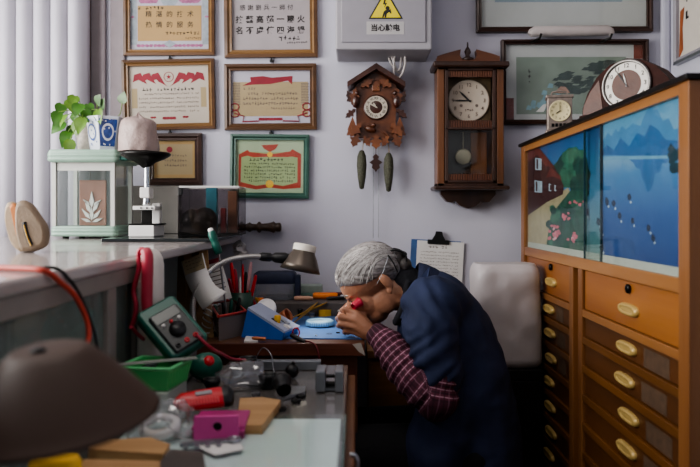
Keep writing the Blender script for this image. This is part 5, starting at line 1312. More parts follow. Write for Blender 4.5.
# cup of tools
qc = db(240, 322)
root = thing('tool_cup', 'dark green cup crammed with red-handled screwdrivers and pens', 'cup', (qc.x, qc.y + .03, ZD)); cc = V(qc.x, qc.y + .03, ZD)
build('cup', MB().lathe([(0, .001), (.038, .001), (.042, .10), (.039, .10), (.035, .006), (0, .006)], 24, caps=False), mat('cup_green', '#24453a', .4), root)
tools = [(219, 272, 'red', -.03), (231, 261, 'red', .0), (235, 269, 'dkred', .03), (243, 264, 'red', .02), (251, 262, 'pink', .0), (226, 280, 'steel', .01), (240, 277, 'white', -.03), (246, 272, 'black', .03), (256, 275, 'red', -.015)]
cl = {'red': m_red, 'dkred': m_hred, 'pink': mat('pale_pink', '#c79a9c', .5), 'steel': m_steel, 'white': m_white, 'black': m_black}
nm = {'red': 'red', 'dkred': 'dark red', 'pink': 'pale pink', 'steel': 'steel', 'white': 'white', 'black': 'black'}
wher = ['leftmost in the cup', 'beside the leftmost one', 'in the middle of the cup', 'leaning right', 'at the right edge', 'low at the left', 'low at the front', 'leaning back in the middle', 'low at the far right edge']
for k, (px, py, c1, dy) in enumerate(tools):
    e_ = P(px, py, cc.y + dy); a = cc + V((e_.x - cc.x) * .35, dy * .6, .008); b = MB()
    lying(b, a, e_, [(.0025, 0), (.0028, .5), (.006, .54), (.0068, .7), (.0062, .92), (.004, 1)] if k % 3 else [(.004, 0), (.0042, .9), (.002, 1)], n=9)
    solo('screwdriver' if k % 3 else 'pen', f'{nm[c1]} {"screwdriver handle" if k % 3 else "pen"} in the green tool cup, {wher[k]}', 'screwdriver' if k % 3 else 'pen', b, cl[c1], group='tools in the green cup')
# long dark red screwdriver leaning outside the cup, plus pliers handles
b = MB(); lying(b, db(238, 318) + V(0, 0, .002), P(229, 279, 2.28), [(.004, 0), (.0055, .1), (.0062, .8), (.004, 1)], n=9)
solo('screwdriver', 'long dark red screwdriver leaning against the green tool cup', 'screwdriver', b, m_hred)
b = MB(); lying(b, db(262, 318) + V(0, 0, .002), P(247, 291, 2.33), [(.003, 0), (.0045, .2), (.006, .6), (.0045, 1)], n=9)
solo('pliers', 'red tool handle leaning between the tool cup and the white lid', 'tool', b, m_red)
b = MB(); lying(b, db(264, 314) + V(0, 0, .003), P(256, 298, 2.36), [(.002, 0), (.005, .3), (.005, .95), (.003, 1)], n=9)
solo('yellow_pencil', 'yellow pencil leaning in front of the navy pouch', 'pencil', b, m_yellow)
ZRs = .80
# cardboard folders, paper strip, calendar standing by the counter
def sheet(name, label, cat, pts, m, t=.002, grp=None, deco=None):
    vs = [P(px, py, Y) for px, py, Y in pts]; n_ = (vs[1] - vs[0]).cross(vs[2] - vs[0]).normalized()
    b = MB().loft([vs, [v + n_ * t for v in vs]], True, 0, False); return solo(name, label, cat, b, m, group=grp)
sheet('cardboard_sheet', 'brown cardboard sheet standing nearest the dark counter glass, the back one of two', 'cardboard', [(176, 337, 2.06), (193, 340, 2.0), (200, 252, 2.10), (179, 257, 2.16)], mat('card_brown', '#96744f', .85, var=.12), .003)
sheet('cardboard_sheet', 'brown cardboard sheet standing just behind the white paper strip', 'cardboard', [(188, 336, 2.04), (214, 338, 2.02), (208, 250, 2.12), (184, 256, 2.12)], mat('card_light', '#a9855c', .85), .003)
# curved white strip
b = MB(); L_ = [(181, 262), (186, 280), (194, 296), (203, 310)]; Rr = [(203, 253), (208, 272), (216, 286), (227, 292)]
vs = []; ys = [2.06, 2.03, 2.0, 1.97]
lp = smooth_path([P(x, y, Y) for (x, y), Y in zip(L_, ys)], 4); rp = smooth_path([P(x, y, Y) for (x, y), Y in zip(Rr, ys)], 4)
for a, c_ in zip(lp, rp): vs += [a, c_]
b.add(vs, [(2 * i, 2 * i + 1, 2 * i + 3, 2 * i + 2) for i in range(len(lp) - 1)], 0, True)
head = [lp[0].lerp(rp[0], .05), lp[0].lerp(rp[0], .95), lp[3].lerp(rp[3], .95), lp[3].lerp(rp[3], .05)]
b.add([v + V(0, -.002, 0) for v in head], [(0, 1, 2, 3)], 1)
for k in range(3):
    a = lp[0].lerp(lp[3], .25 * (k + 1)); c_ = rp[0].lerp(rp[3], .25 * (k + 1)); o = V(0, -.003, 0)
    for j in range(5): u0 = a.lerp(c_, .15 + .15 * j) + o; u1 = a.lerp(c_, .24 + .15 * j) + o; b.add([u0, u1, u1 + V(0, 0, .004), u0 + V(0, 0, .004)], [(0, 1, 2, 3)], 2)
o = solo('paper_strip', 'curling white paper pad with beige printed heading beside the lamp neck', 'paper', b, [m_paper, p_beige, m_inkf])
so = o.modifiers.new('thick', 'SOLIDIFY'); so.thickness = .002
b = MB(); vs = [P(203, 262, 2.2), P(220, 257, 2.2), P(232, 298, 2.16), P(215, 302, 2.16)]
b.loft([vs, [v + V(0, .003, 0) for v in vs]], True, 0, False)
def bil(s, t): return (vs[0].lerp(vs[1], s)).lerp(vs[3].lerp(vs[2], s), t) + V(0, -.0015, 0)
b.add([bil(0, 0), bil(1, 0), bil(1, .1), bil(0, .1)], [(0, 1, 2, 3)], 1)
for k in range(6): b.add([bil(.1, .2 + .1 * k), bil(.85, .2 + .1 * k), bil(.85, .22 + .1 * k), bil(.1, .22 + .1 * k)], [(0, 1, 2, 3)], 2)
solo('paper_card', 'white printed card with red heading standing behind the lamp neck', 'card', b, [m_paper, m_redpr, m_inkf])
# green handled tool hooked on the counter end
b = MB(); lying(b, P(219, 254, 2.06), P(211, 231, 2.06), [(.008, 0), (.0125, .06), (.0125, .45), (.010, .55), (.0125, .65), (.0125, .9), (.009, 1)], n=14)
lying(b, P(211.3, 232, 2.06), P(210, 228, 2.06), [(.009, 0), (.008, .8), (.004, 1)], 1, 10)
lying(b, V(P(219, 254, 2.06).x, 2.06, P(219, 254, 2.06).z), V(P(229, 312, 2.10).x, 2.10, ZD + .002), [(.003, 0), (.003, 1)], 2, 8)
solo('green_screwdriver', 'green-handled screwdriver standing upright beside the counter end', 'screwdriver', b, [m_green, m_white, m_steel])
# crumpled white plastic
b = MB(); q = P(241, 251, 2.50); b.ell((0, 0, 0), (.026, .03, .03), n=22)
for v in b.v: v += Vector((noise.noise(v * 50), noise.noise(v * 50 + V(3, 3, 3)), noise.noise(v * 50 + V(8, 2, 6)))) * .024; v += q
b.tube([q + V(0, .01, -.01), V(q.x + .005, 2.55, ZD)], .004, 6, 1)
solo('plastic_wrap', 'crumpled whitish plastic wrap bunched on a thin stand behind the tool cup', 'plastic wrap', b, [mat('wrap_white', '#a8a3a3', .4, bump=.4), m_steel])
# blue box with pale top
top4 = [(245, 308), (256, 303), (294, 330), (280, 337)]
A_, B_, C_, D_ = P(247, 309.5, 2.02), P(259, 304.5, 2.13), P(299, 328, 2.08), P(284, 333.5, 1.97)
dz = -.056
root = thing('blue_device', 'bright blue boxed device with pale top lying at the bench front', 'device', V((A_.x + C_.x) / 2, 2.03, ZD)); off = root.location
cs = [A_, B_, C_, D_]
bt = [V(v.x - .018, v.y, ZD + .001) for v in (A_, B_)] + [V(v.x - .006, v.y, ZD + .001) for v in (C_, D_)]
b = MB().loft([bt, cs], True, 0, False); build('body', b, m_blue, root, .003, off=off)
n_ = (cs[1] - cs[0]).cross(cs[2] - cs[0]).normalized(); n_ = n_ if n_.z > 0 else -n_
b = MB().loft([[v + n_ * .0005 for v in cs], [v + n_ * .007 for v in cs]], True, 0, False); build('top_cover', b, mat('pale_grey_blue', '#9aa3bb', .45, var=.05), root, .002, off=off)
def bt_(s, t): return (cs[0].lerp(cs[1], s)).lerp(cs[3].lerp(cs[2], s), t) + n_ * .008
Mt = axes(cs[3] - cs[0], cs[1] - cs[0])
for s_, t_, d_, m_, nn in ((.3, .62, (.022, .012, .004), m_black, 'clip'), (.6, .75, (.03, .018, .006), m_steel, 'connector'), (.35, .92, (.022, .016, .010), m_white, 'connector')):
    build(nn, MB().box((0, 0, 0), d_, Matrix.Translation(bt_(s_, t_)) @ Mt), m_, root, .001, off=off)
b = MB(); lying(b, P(291, 335, 1.965), P(305, 342, 1.94), [(.006, 0), (.0075, .3), (.006, 1)], n=10)
solo('crocodile_clip', 'black crocodile clip at the end of the blue device', 'clip', b, m_black)
b = MB(); b.tube([P(296 + 4.2 * math.cos(a) * .8, 332.5 + 4.6 * math.sin(a), 1.97) for a in [k * PI / 8 for k in range(17)]], .0022, 6)
b.tube([P(298, 337, 1.97), P(305, 343, 1.95)], .0022, 6)
solo('scissors', 'small red scissor ring beside the blue device', 'scissors', b, m_red)
solo('test_lead', 'thin dark red wire hanging over the bench edge by the blue device', 'cable', MB().tube(smooth_path([P(303, 341, 1.95), P(312, 342.5, 1.92), P(317, 348, 1.905), P(320, 362, 1.90), P(326, 385, 1.90), P(333, 405, 1.9), P(338, 430, 1.9)], 6), .0022, 6), mat('wire_dark_red', '#6b1d22', .5))
# round white lid standing, copper cup, little bottles
q = P(266, 307.5, 2.18); b = MB().lathe([(0, .004), (.027, .004), (.031, .002), (.0325, 0), (.0325, -.012), (.028, -.014)], 32, Matrix.Translation(q) @ Rx(55), caps=False)
b.tube([q + V(0, .012, -.01), V(q.x, q.y + .02, ZD)], .008, 8)
solo('round_lid', 'bright white round lid propped up behind the blue device', 'lid', b, mat('lid_white', '#f2f0f0', .35))
q = db(283, 326); Mq = Matrix.Translation((q.x, q.y + .012, ZD + .026)) @ Rz(-25) @ Ry(62)
m_cop = mat('copper', '#b8714c', .35, .35, var=.1)
solo('copper_cup', 'small copper-coloured cup tipped on its side behind the blue device', 'cup', MB().lathe([(0, -.022), (.014, -.022), (.019, -.015), (.021, .01), (.0225, .022), (.0195, .022), (.018, .01), (.015, -.014), (0, -.018)], 24, Mq, caps=False), m_cop)
q = P(277.5, 318.5, 2.02); solo('oil_pot', 'small yellow-topped oil pot beside the tipped copper cup', 'pot', MB().lathe([(.010, 0), (.0105, .012), (.008, .016), (0, .017)], 14, Matrix.Translation((q.x, 2.02, q.z - .006)) @ Rx(-12)).tube([V(q.x, 2.02, ZD + .001), V(q.x, 2.02, q.z - .004)], .008, 8), m_yellow)
def bottle(px, py, r, hgt, m_b, m_c, label, Y=None, name='small_bottle'):
    q = V(P(px, 0, Y).x, Y, ZRs if Y > 2.43 else ZD); root = thing(name, label, 'bottle', (q.x, q.y, ZD))
    build('body', MB().lathe([(r * .95, 0), (r, .004), (r, hgt * .62), (r * .55, hgt * .75), (r * .5, hgt * .8)], 18), m_b, root)
    build('cap', MB().lathe([(r * .62, hgt * .76), (r * .62, hgt * .98), (r * .5, hgt), (0, hgt)], 16), m_c, root)
m_amber = glass('amber_glass', '#c06a1c', .08, .05, body=.45, bodycol='#b8621c')
bottle(260, 0, .020, .064, m_amber, m_orange, 'amber bottle in front of the navy pouch', 2.458)
bottle(273, 0, .013, .055, m_white, m_black, 'white bottle with black cap, left of the purple-capped one', 2.452)
bottle(281, 0, .015, .050, m_white, mat('purple_cap', '#5b4a74', .5), 'white bottle with purple cap', 2.45)
bottle(289, 0, .013, .045, mat('pale_violet', '#a49ab0', .5), m_white, 'pale violet bottle with white cap', 2.447)
bottle(253, 0, .012, .05, m_clear, m_white, 'tiny clear bottle behind the white lid', 2.30)
# navy pouch standing
m_navy = mat('navy_fabric', '#1f2740', .7, var=.15, vs=60)
a, c_ = P(254, 272, 2.5), P(295, 300, 2.5)
root = thing('zip_pouch', 'navy pouch with clear front standing at the back of the bench', 'pouch', ((a.x + c_.x) / 2, 2.53, ZRs)); off = root.location
b = MB(); rbox(b, a.x, c_.x, 2.49, 2.57, [(.004, ZRs + .001), (0, ZRs + .01), (0, a.z - .04)], .015); build('clear_body', b, glass('pouch_clear', '#e9ebf0', .15, .2, body=.4, bodycol='#aeb2bd'), root, off=off)
b = MB(); rbox(b, a.x - .004, c_.x + .004, 2.485, 2.575, [(.002, a.z - .042), (0, a.z - .03), (.002, a.z - .008), (.012, a.z)], .02); build('top', b, m_navy, root, off=off)
build('side_strap', MB().bb(c_.x, c_.x + .02, 2.49, 2.52, ZRs + .01, a.z - .01), m_navy, root, .004, off=off)
# grey case, marker, orange handle, tube, tweezers, eraser
def dbox(name, label, cat, pts, hgt, m_, z0=ZD, **k):
    return plank(name, label, cat, pts, z0 + .0005, hgt, m_, **k)
a, c_ = P(290, 285, 2.60), P(322, 293, 2.60)
solo('grey_case', 'grey-green flat case standing behind the orange-handled tool', 'case', MB().bb(a.x, c_.x, 2.585, 2.65, ZRs + .0005, a.z), mat('grey_green', '#8d9a92', .5), bevel=.004)
def stick(name, label, cat, p0, p1, prof, mats, parts=None):
    root = None; b = MB(); lying(b, p0, p1, prof); return solo(name, label, cat, b, mats)
Yq = 2.52
solo('tool_riser', 'low dark wooden riser at the back of the bench under the orange-handled tool', 'riser', MB().bb(P(249, 0, 2.42).x, .015, 2.42, 2.685, ZD + .0005, ZRs), mat('riser_dark', '#5a5350', .6, var=.2), bevel=.003)
root = thing('graver', 'graver with dark green shaft and orange handle lying on the tool rest', 'tool', (P(312, 0, Yq).x, Yq, ZRs)); off = root.location
b = MB(); zg = ZRs + .0135; lying(b, V(P(313, 0, Yq).x, Yq, zg), V(P(337.5, 0, Yq).x, Yq, zg), [(.009, 0), (.0125, .06), (.0125, .92), (.009, 1)]); build('handle', b, m_orange, root, off=off)
b = MB(); lying(b, V(P(290, 0, Yq).x, Yq, zg), V(P(313, 0, Yq).x, Yq, zg), [(.006, 0), (.010, .15), (.0105, 1)]); build('shaft', b, mat('deep_green', '#1d4a40', .4), root, off=off)
b = MB(); lying(b, V(P(288, 0, 2.56).x, 2.56, ZRs + .009), V(P(303, 0, 2.56).x, 2.56, ZRs + .009), [(.006, 0), (.008, .2), (.008, 1)])
solo('marker_pen', 'short dark green pen lying behind the graver', 'pen', b, m_green)
b = MB(); a, c_ = V(P(294, 0, 2.485).x, 2.485, ZRs + .009), V(P(313, 0, 2.485).x, 2.483, ZRs + .009); lying(b, a, c_, [(.005, 0), (.008, .1), (.008, .8), (.005, 1)])
solo('peach_tube', 'peach-coloured tube lying in front of the graver', 'tube', b, mat('peach', '#d0a48c', .5))
for k, (x0, x1, yy, m_, lb) in enumerate(((326, 346, 2.49, m_black, 'black pen lying below the orange handle'), (326, 345, 2.62, mat('dark_red_tool', '#5a2420', .5), 'dark red tool lying behind the orange handle'), (340, 352, 2.55, m_steel, 'short steel tool lying right of the orange handle'))):
    b = MB(); lying(b, V(P(x0, 0, yy).x, yy, ZRs + .0075), V(P(x1, 0, yy).x, yy + .01, ZRs + .0075), [(.003, 0), (.007, .15), (.007, .9), (.004, 1)], n=10); solo('bench_tool', lb, 'tool', b, m_, group='tools on the riser')
for k, (p0, p1, lb, m_) in enumerate((((290, 320), (331, 304), 'brass tweezers, the rear pair pointing left', m_brass), ((293, 325), (322, 305), 'brass tweezers, the front pair nearest the mat', m_brass), ((303, 312), (331, 308.5), 'steel tweezers pointing at the orange handle', m_steel))):
    a, c_ = db(*p0), db(*p1); a.z = ZD + .004; c_.z = ZD + (.008 if k == 2 else .0525); c_.y = c_.y if k == 2 else 2.417; d_ = (c_ - a).normalized(); sd = d_.cross(V(0, 0, 1)) * .005
    b = MB(); b.tube([a, a.lerp(c_, .6) + sd, c_], [.0012, .003, .0025], 6); b.tube([a + V(.0, .001, .001), a.lerp(c_, .6) - sd, c_], [.0012, .003, .0025], 6)
    solo('tweezers', lb, 'tweezers', b, m_, group='tweezers on the bench')
# bench screwdrivers beyond
for k, (p0, p1, m_, lb) in enumerate((((334, 311), (347, 307.5), m_black, 'black pen lying between the putty and the face'), ((312, 308), (345, 308.5), m_steel, 'slim steel rod lying behind the yellow eraser'))):
    a, c_ = db(*p0), db(*p1); a.z = c_.z = ZD + .006; b = MB(); lying(b, a, c_, [(.002, 0), (.0045, .1), (.0045, .9), (.003, 1)], n=8); solo('pen' if k == 0 else 'steel_rod', lb, 'pen' if k == 0 else 'rod', b, m_)
dbox('cutting_mat', 'blue plastic work mat on the bench under the hands', 'mat', [(286, 338), (294, 312), (350, 310), (360, 316), (364, 338.5)], .003, mat('mat_blue', '#4f76ad', .5, var=.06))
zm = ZD + .004
q = on(320, 326, zm)
root = thing('watch_dish', 'pale blue round dish on the blue mat in front of the hands', 'dish', (q.x, q.y, zm)); 
build('dish', MB().lathe([(0, .001), (.036, .001), (.043, .006), (.044, .018), (.041, .020), (.038, .018), (.036, .012), (0, .011)], 36, caps=False), mat('pale_blue_plastic', '#9cc4dc', .35, var=.05), root)
build('liner', MB().disc(.036, .0125, 30), mat('pale_blue_liner', '#bcd8e6', .4, var=.04), root)
b = MB()
for k in range(36): a = 2 * PI * k / 36; b.box((.0445 * math.cos(a), .0445 * math.sin(a), .010), (.003, .003, .012))
build('grip_ridges', b, mat('blue_ridge', '#7aa9cc', .4), root)
q = on(325, 316, zm)
b = MB(); pts = [(-.024, -.008), (-.018, -.018), (.0, -.016), (.012, -.006), (.024, .004), (.020, .016), (.004, .014), (-.012, .012), (-.016, .004)]
b.prism(pts, .0, .022, T(q.x, q.y, zm)); solo('putty_lump', 'bright yellow lump of putty behind the pale blue dish', 'putty', b, m_yellow, bevel=.006)
for k, (px, py) in enumerate(((329, 334), (338, 333), (316, 336))):
    q = on(px, py, zm); solo('watch_part', ['small clear watch glass nearest the dish', 'small dark watch part beside the hand', 'tiny pale watch part at the front of the mat'][k], 'watch part', MB().lathe([(.009 - .003 * k, 0), (.009 - .003 * k, .002), (.004, .003), (0, .003)], 14, T(q.x, q.y, zm)), [m_fclear, m_black, m_white][k])
# small things scattered along the front of the bench
q = P(256, 336, 1.97); 
b = MB()
vs = [db(244, 343), db(258, 343), db(256, 338), db(246, 338)]
b.loft([[V(v.x, v.y, ZD + .001) for v in vs], [V(v.x, v.y, ZD + .006) for v in vs]], True, 0, False)
solo('paper_packet', 'small cream paper packet at the bench front left of the blue device', 'packet', b, m_paper)
b = MB(); lying(b, V(db(252, 342).x, 1.95, ZD + .012), V(db(266, 342).x, 1.945, ZD + .010), [(.003, 0), (.005, .2), (.005, 1)], n=10)
solo('brown_rod', 'short brown rod lying beside the cream packet', 'rod', b, m_cop)
# bits crowded before the riser
for k, (px, r, hh, m_, lb, cat_) in enumerate(((300, .010, .030, m_black, 'small black bobbin standing before the riser, left one', 'bobbin'), (312, .012, .018, m_steel, 'small steel tin standing before the riser', 'tin'), (341, .012, .026, m_white, 'small white pot standing before the riser near the face', 'pot'), (347, .010, .034, m_black, 'small black bobbin standing before the riser, near the face', 'bobbin'))):
    xx = P(px, 0, 2.404).x; solo(('bobbin', 'tin', 'pot', 'bobbin')[k], lb, cat_, MB().lathe([(r, 0), (r, hh * .2), (r * .8, hh * .3), (r * .8, hh * .75), (r, hh * .8), (r, hh), (r * .3, hh), (0, hh * .96)], 14, T(xx, 2.404, ZD + .0005)), m_)
# low wooden bench behind the forearm
m_lowb = wood('low_bench_wood', '#8a6038', '#b0804e', 'x', .5)
root = thing('low_bench', 'low brown wooden bench standing behind the forearm, right of the workbench', 'bench', (.2, 2.55, 0)); off = root.location
build('top', MB().bb(.035, .36, 2.42, 2.70, .60, .63), m_lowb, root, .003, off=off)
build('apron', MB().bb(.04, .355, 2.43, 2.45, .37, .60), m_lowb, root, .002, off=off)
for x in (.055, .34):
    for y in (2.455, 2.68): build('leg', MB().bb(x - .015, x + .015, y - .015, y + .015, 0, .60), m_lowb, root, off=off)
# ---- plastic-wrapped bundle on a solid black box
m_bund = mat('wrapped_white', '#b9b1b2', .4, var=.06, vs=5, bump=.25, bs=14)
Yg = 2.26; xa, za = P(477.5, 265, Yg).x, P(0, 265, Yg).z; xb, zb_ = P(544.5, 370, Yg).x, P(0, 369.5, Yg).z
b = MB(); nx, nz = 16, 22; rings = []
n = 40
for k in range(nz + 1):
    t = k / nz; z = zb_ + (za - zb_) * t; e = min(1, (t / .06) ** .5 if t < .06 else ((1 - t) / .10) ** .5 if t > .9 else 1) * .10 + .90
    hw = (xb - xa) / 2 * e * (1 + .02 * math.sin(t * 3)) ; hd = .085 * (e if t > .02 and t < .98 else .75)
    xc = (xa + xb) / 2 - .012 * (t - .5); ring = []
    for i in range(n):
        a = 2 * PI * i / n; ca, sa = math.cos(a), math.sin(a); p4 = 4.5
        rr = (abs(ca) ** p4 + abs(sa) ** p4) ** (-1 / p4)
        v = V(xc + hw * rr * ca, Yg + .085 + hd * rr * sa, z); v += V(0, -1, 0) * (.010 * noise.noise(V(v.x * 12, v.y * 9, v.z * 10)) + .005 * noise.noise(V(v.x * 40, v.y * 20, v.z * 22))); ring.append(v)
    rings.append(ring)
b.loft(rings, True)
solo('wrapped_bundle', 'large white plastic-wrapped bundle standing on a black box behind the person', 'bundle', b, m_bund, loc=V((xa + xb) / 2, Yg + .085, zb_), bevel=0)
root = thing('dark_fill_box', 'black lidded box filling the darkness under the white wrapped bundle', 'box', ((xa + xb) / 2, Yg + .09, 0)); off = root.location  # added support, made solid black in place of the darkness under the bundle
build('body', MB().bb(xa + .004, xb - .006, Yg + .009, Yg + .176, 0, zb_ - .04), m_black, root, .004, off=off)
build('lid', MB().bb(xa, xb - .002, Yg + .005, Yg + .18, zb_ - .04, zb_ - .001), m_black, root, .004, off=off)
# ------------------------------------------------------------------ the person
Yh = 2.05
pc = V(.34, 2.05, 0)
person = thing('person', 'grey-haired person in navy coat and plaid sleeves bent over bench, loupe at eye', 'person', pc)
m_skin = mat('skin', '#a8785e', .5, var=.10, vs=30, sub=.12, bump=.12, bs=120)
# --- head frame: f = way the face looks, u = crown, s = toward the camera (left side)
F_ = V(-.79, 0, -.61).normalized(); U_ = V(-.61, 0, .79).normalized(); S_ = V(0, -1, 0)
HC = P(370.5, 284.5, Yh)
def hd(f, u, s): return HC + F_ * f + U_ * u + S_ * s
HM = Matrix((F_, S_, U_)).transposed().to_4x4()      # ellipsoid axes: x = face, y = side, z = crown
def he(b, f, u, s, rf, rs, ru, n=18): b.ell((0, 0, 0), (rf, rs, ru), Matrix.Translation(hd(f, u, s)) @ HM, n)
b = MB()
he(b, -.012, .030, 0, .092, .073, .078, 28)            # skull
he(b, .030, .022, 0, .055, .062, .060, 22)             # forehead
he(b, .040, -.030, 0, .046, .056, .062, 20)            # mid face
he(b, .034, -.075, 0, .044, .046, .036, 18)            # jaw
he(b, .058, -.092, 0, .022, .024, .019, 14)            # chin
he(b, -.005, -.060, .040, .040, .018, .040, 14); he(b, -.005, -.060, -.040, .040, .018, .040, 14)   # jaw angles
for s in (-1, 1):
    he(b, .058, -.024, s * .036, .026, .022, .022, 14)  # cheekbones
    he(b, .066, .012, s * .026, .018, .024, .009, 12)   # brow
    he(b, .066, -.004, s * .030, .012, .014, .010, 12)  # eyelids
    he(b, .066, -.052, s * .022, .018, .016, .020, 12)  # cheek folds
for t, r in ((0, .008), (.25, .0085), (.5, .0095), (.75, .0115), (1, .0135)): he(b, .080 + .022 * t, .000 - .040 * t, 0, r, r * 1.05, r * 1.1, 12)   # nose
for s in (-1, 1): he(b, .090, -.041, s * .011, .0105, .0085, .008, 10)
he(b, .079, -.064, 0, .012, .022, .0065, 12); he(b, .077, -.074, 0, .012, .020, .007, 12)               # lips
he(b, .070, -.058, 0, .016, .024, .014, 12)
for s in (-1, 1):                                      # ears
    he(b, -.046, -.016, s * .070, .015, .007, .027, 14); he(b, -.036, -.042, s * .070, .010, .008, .011, 10); he(b, -.043, -.010, s * .076, .013, .005, .021, 12)
# neck and torso core
nb_ = [(hd(-.040, -.060, 0), .056), (P(408, 292, 2.05), .058), (P(425, 298, 2.05), .066), (P(443, 318, 2.05), .085)]
chain(b, nb_, (1, 1, 1), .3, 16)
chain(b, [(P(446, 322, 2.05), .095), (P(460, 360, 2.05), .10), (P(470, 405, 2.05), .105), (P(472, 445, 2.05), .11)], (1, 1.35, 1), .3, 16)
SL, SR = P(432, 306, 1.90), P(436, 306, 2.21)
EL, ER = P(437, 394, 1.86), P(432, 388, 2.24)
WL, WR = P(375, 336, 1.975), P(372, 333.5, 2.115)
chain(b, [(P(446, 312, 2.05), .08), (SL, .052), (P(436, 350, 1.87), .045), (EL, .040), (P(408, 366, 1.91), .038), (WL, .026)], (1, 1, 1), .3, 14)
chain(b, [(P(446, 312, 2.05), .08), (SR, .052), (P(436, 350, 2.24), .045), (ER, .040), (P(404, 362, 2.18), .038), (WR, .026)], (1, 1, 1), .3, 14)
# legs: seated, knees under the bench
HLp, HRp = V(.33, 1.96, .425), V(.33, 2.14, .425)
KL, KR = V(-.01, 1.99, .43), V(.0, 2.17, .43)
AL, AR = V(.03, 2.00, .09), V(.04, 2.18, .09)
for h_, k_, a_ in ((HLp, KL, AL), (HRp, KR, AR)):
    chain(b, [(h_, .075), (k_, .055), (k_.lerp(a_, .35), .05), (a_, .034)], (1, 1, 1), .3, 14)
    chain(b, [(a_ + V(.01, 0, -.045), .03), (a_ + V(-.12, 0, -.055), .025)], (1, 1.2, 1), .4, 12)
# hands: five bent fingers each
def hand(b, wrist, mcps, pips, dips, tips, thumb, palm, r=.0088):
    n = 12
    for m_ in mcps: chain(b, [(wrist + (palm - wrist) * .25, .021), (wrist.lerp(m_, .55), .0165), (m_, .0115)], (1, 1, 1), .35, n)
    for k, (m_, p_, d_, t_) in enumerate(zip(mcps, pips, dips, tips)):
        q = r * (1, 1.04, 1, .86)[k]
        chain(b, [(m_, q * 1.18), (m_.lerp(p_, .5), q * 1.0), (p_, q * 1.08), (p_.lerp(d_, .5), q * .92), (d_, q * .95), (t_, q * .74)], (1, 1, 1), .35, n)
    chain(b, [(wrist.lerp(thumb[0], .4), .017), (thumb[0], .0135), (thumb[1], .0105), (thumb[2], .0088)], (1, 1, 1), .35, n)
# left hand (nearer): index on top, little finger lowest; fingers reach left and curl away round the loupe
Yk = 1.985
mc = [P(356, 313.5, Yk - .004), P(355, 320, Yk - .014), P(356, 327, Yk - .014), P(358.5, 333, Yk - .006)]
pi_ = [P(344, 309, Yk + .000), P(340, 316.5, Yk - .010), P(340.5, 324, Yk - .010), P(345, 330.5, Yk - .002)]
di = [P(342, 310.5, Yk + .028), P(337.5, 318.5, Yk + .020), P(338.5, 326, Yk + .020), P(344, 332.5, Yk + .022)]
ti = [P(349, 311.5, Yk + .044), P(343, 320.5, Yk + .042), P(345, 327.5, Yk + .040), P(349, 333.5, Yk + .038)]
hand(b, WL, mc, pi_, di, ti, [P(362, 317.5, Yk + .018), P(358, 311.5, Yk + .034), P(354.5, 306.5, Yk + .042)], P(361, 324.5, Yk))
# right hand (behind)
Yk = 2.105
mc = [P(356, 309.5, Yk + .004), P(354, 316, Yk + .014), P(355, 323, Yk + .014), P(358, 329.5, Yk + .006)]
pi_ = [P(348, 305, Yk), P(342.5, 312.5, Yk + .012), P(341.5, 320.5, Yk + .012), P(346, 327.5, Yk + .002)]
di = [P(345.5, 306.5, Yk - .026), P(340, 314.5, Yk - .018), P(340, 322.5, Yk - .018), P(345, 329.5, Yk - .02)]
ti = [P(350, 308.5, Yk - .044), P(344, 316.5, Yk - .044), P(346, 324.5, Yk - .040), P(349, 330.5, Yk - .036)]
hand(b, WR, mc, pi_, di, ti, [P(361, 314.5, Yk - .016), P(357, 308.5, Yk - .030), P(355, 304.5, Yk - .038)], P(361, 320.5, Yk))
me = blob(b, .0038, 3)
# wrinkles: fine creases on brow and cheek
body = link_mesh('body', me, m_skin, person, pc)
# eyes: closed lids with dark lash line and grey brows
m_hairg = mat('grey_hair', '#8f8a88', .5, var=.35, vs=160, bump=.4, bs=200); m_lash = mat('lash_dark', '#33241f', .7)
for s in (-1, 1):
    pts = [hd(.0785 - .10 * abs(t - .45) * .12, .001 + .003 * math.cos(t * 3), s * (.018 + .026 * t)) for t in (0, .25, .5, .75, 1)]
    build('lash_line', MB().tube(smooth_path(pts, 3), .0014, 5, 0), m_lash, person, off=pc)
    pts = [hd(.0835 - .012 * t * t, .018 + .004 * math.sin(t * 3), s * (.012 + .032 * t)) for t in (0, .25, .5, .75, 1)]
    build('eyebrow', MB().tube(smooth_path(pts, 3), .0018, 5), m_hairg, person, off=pc)
b = MB(); pts = [hd(.0895 - .004 * abs(t), -.069 - .002 * abs(t), .018 * t) for t in (-1, -.5, 0, .5, 1)]
b.tube(smooth_path(pts, 3), .0016, 5); build('mouth_line', b, mat('lip_line', '#6b3a34', .6), person, off=pc)
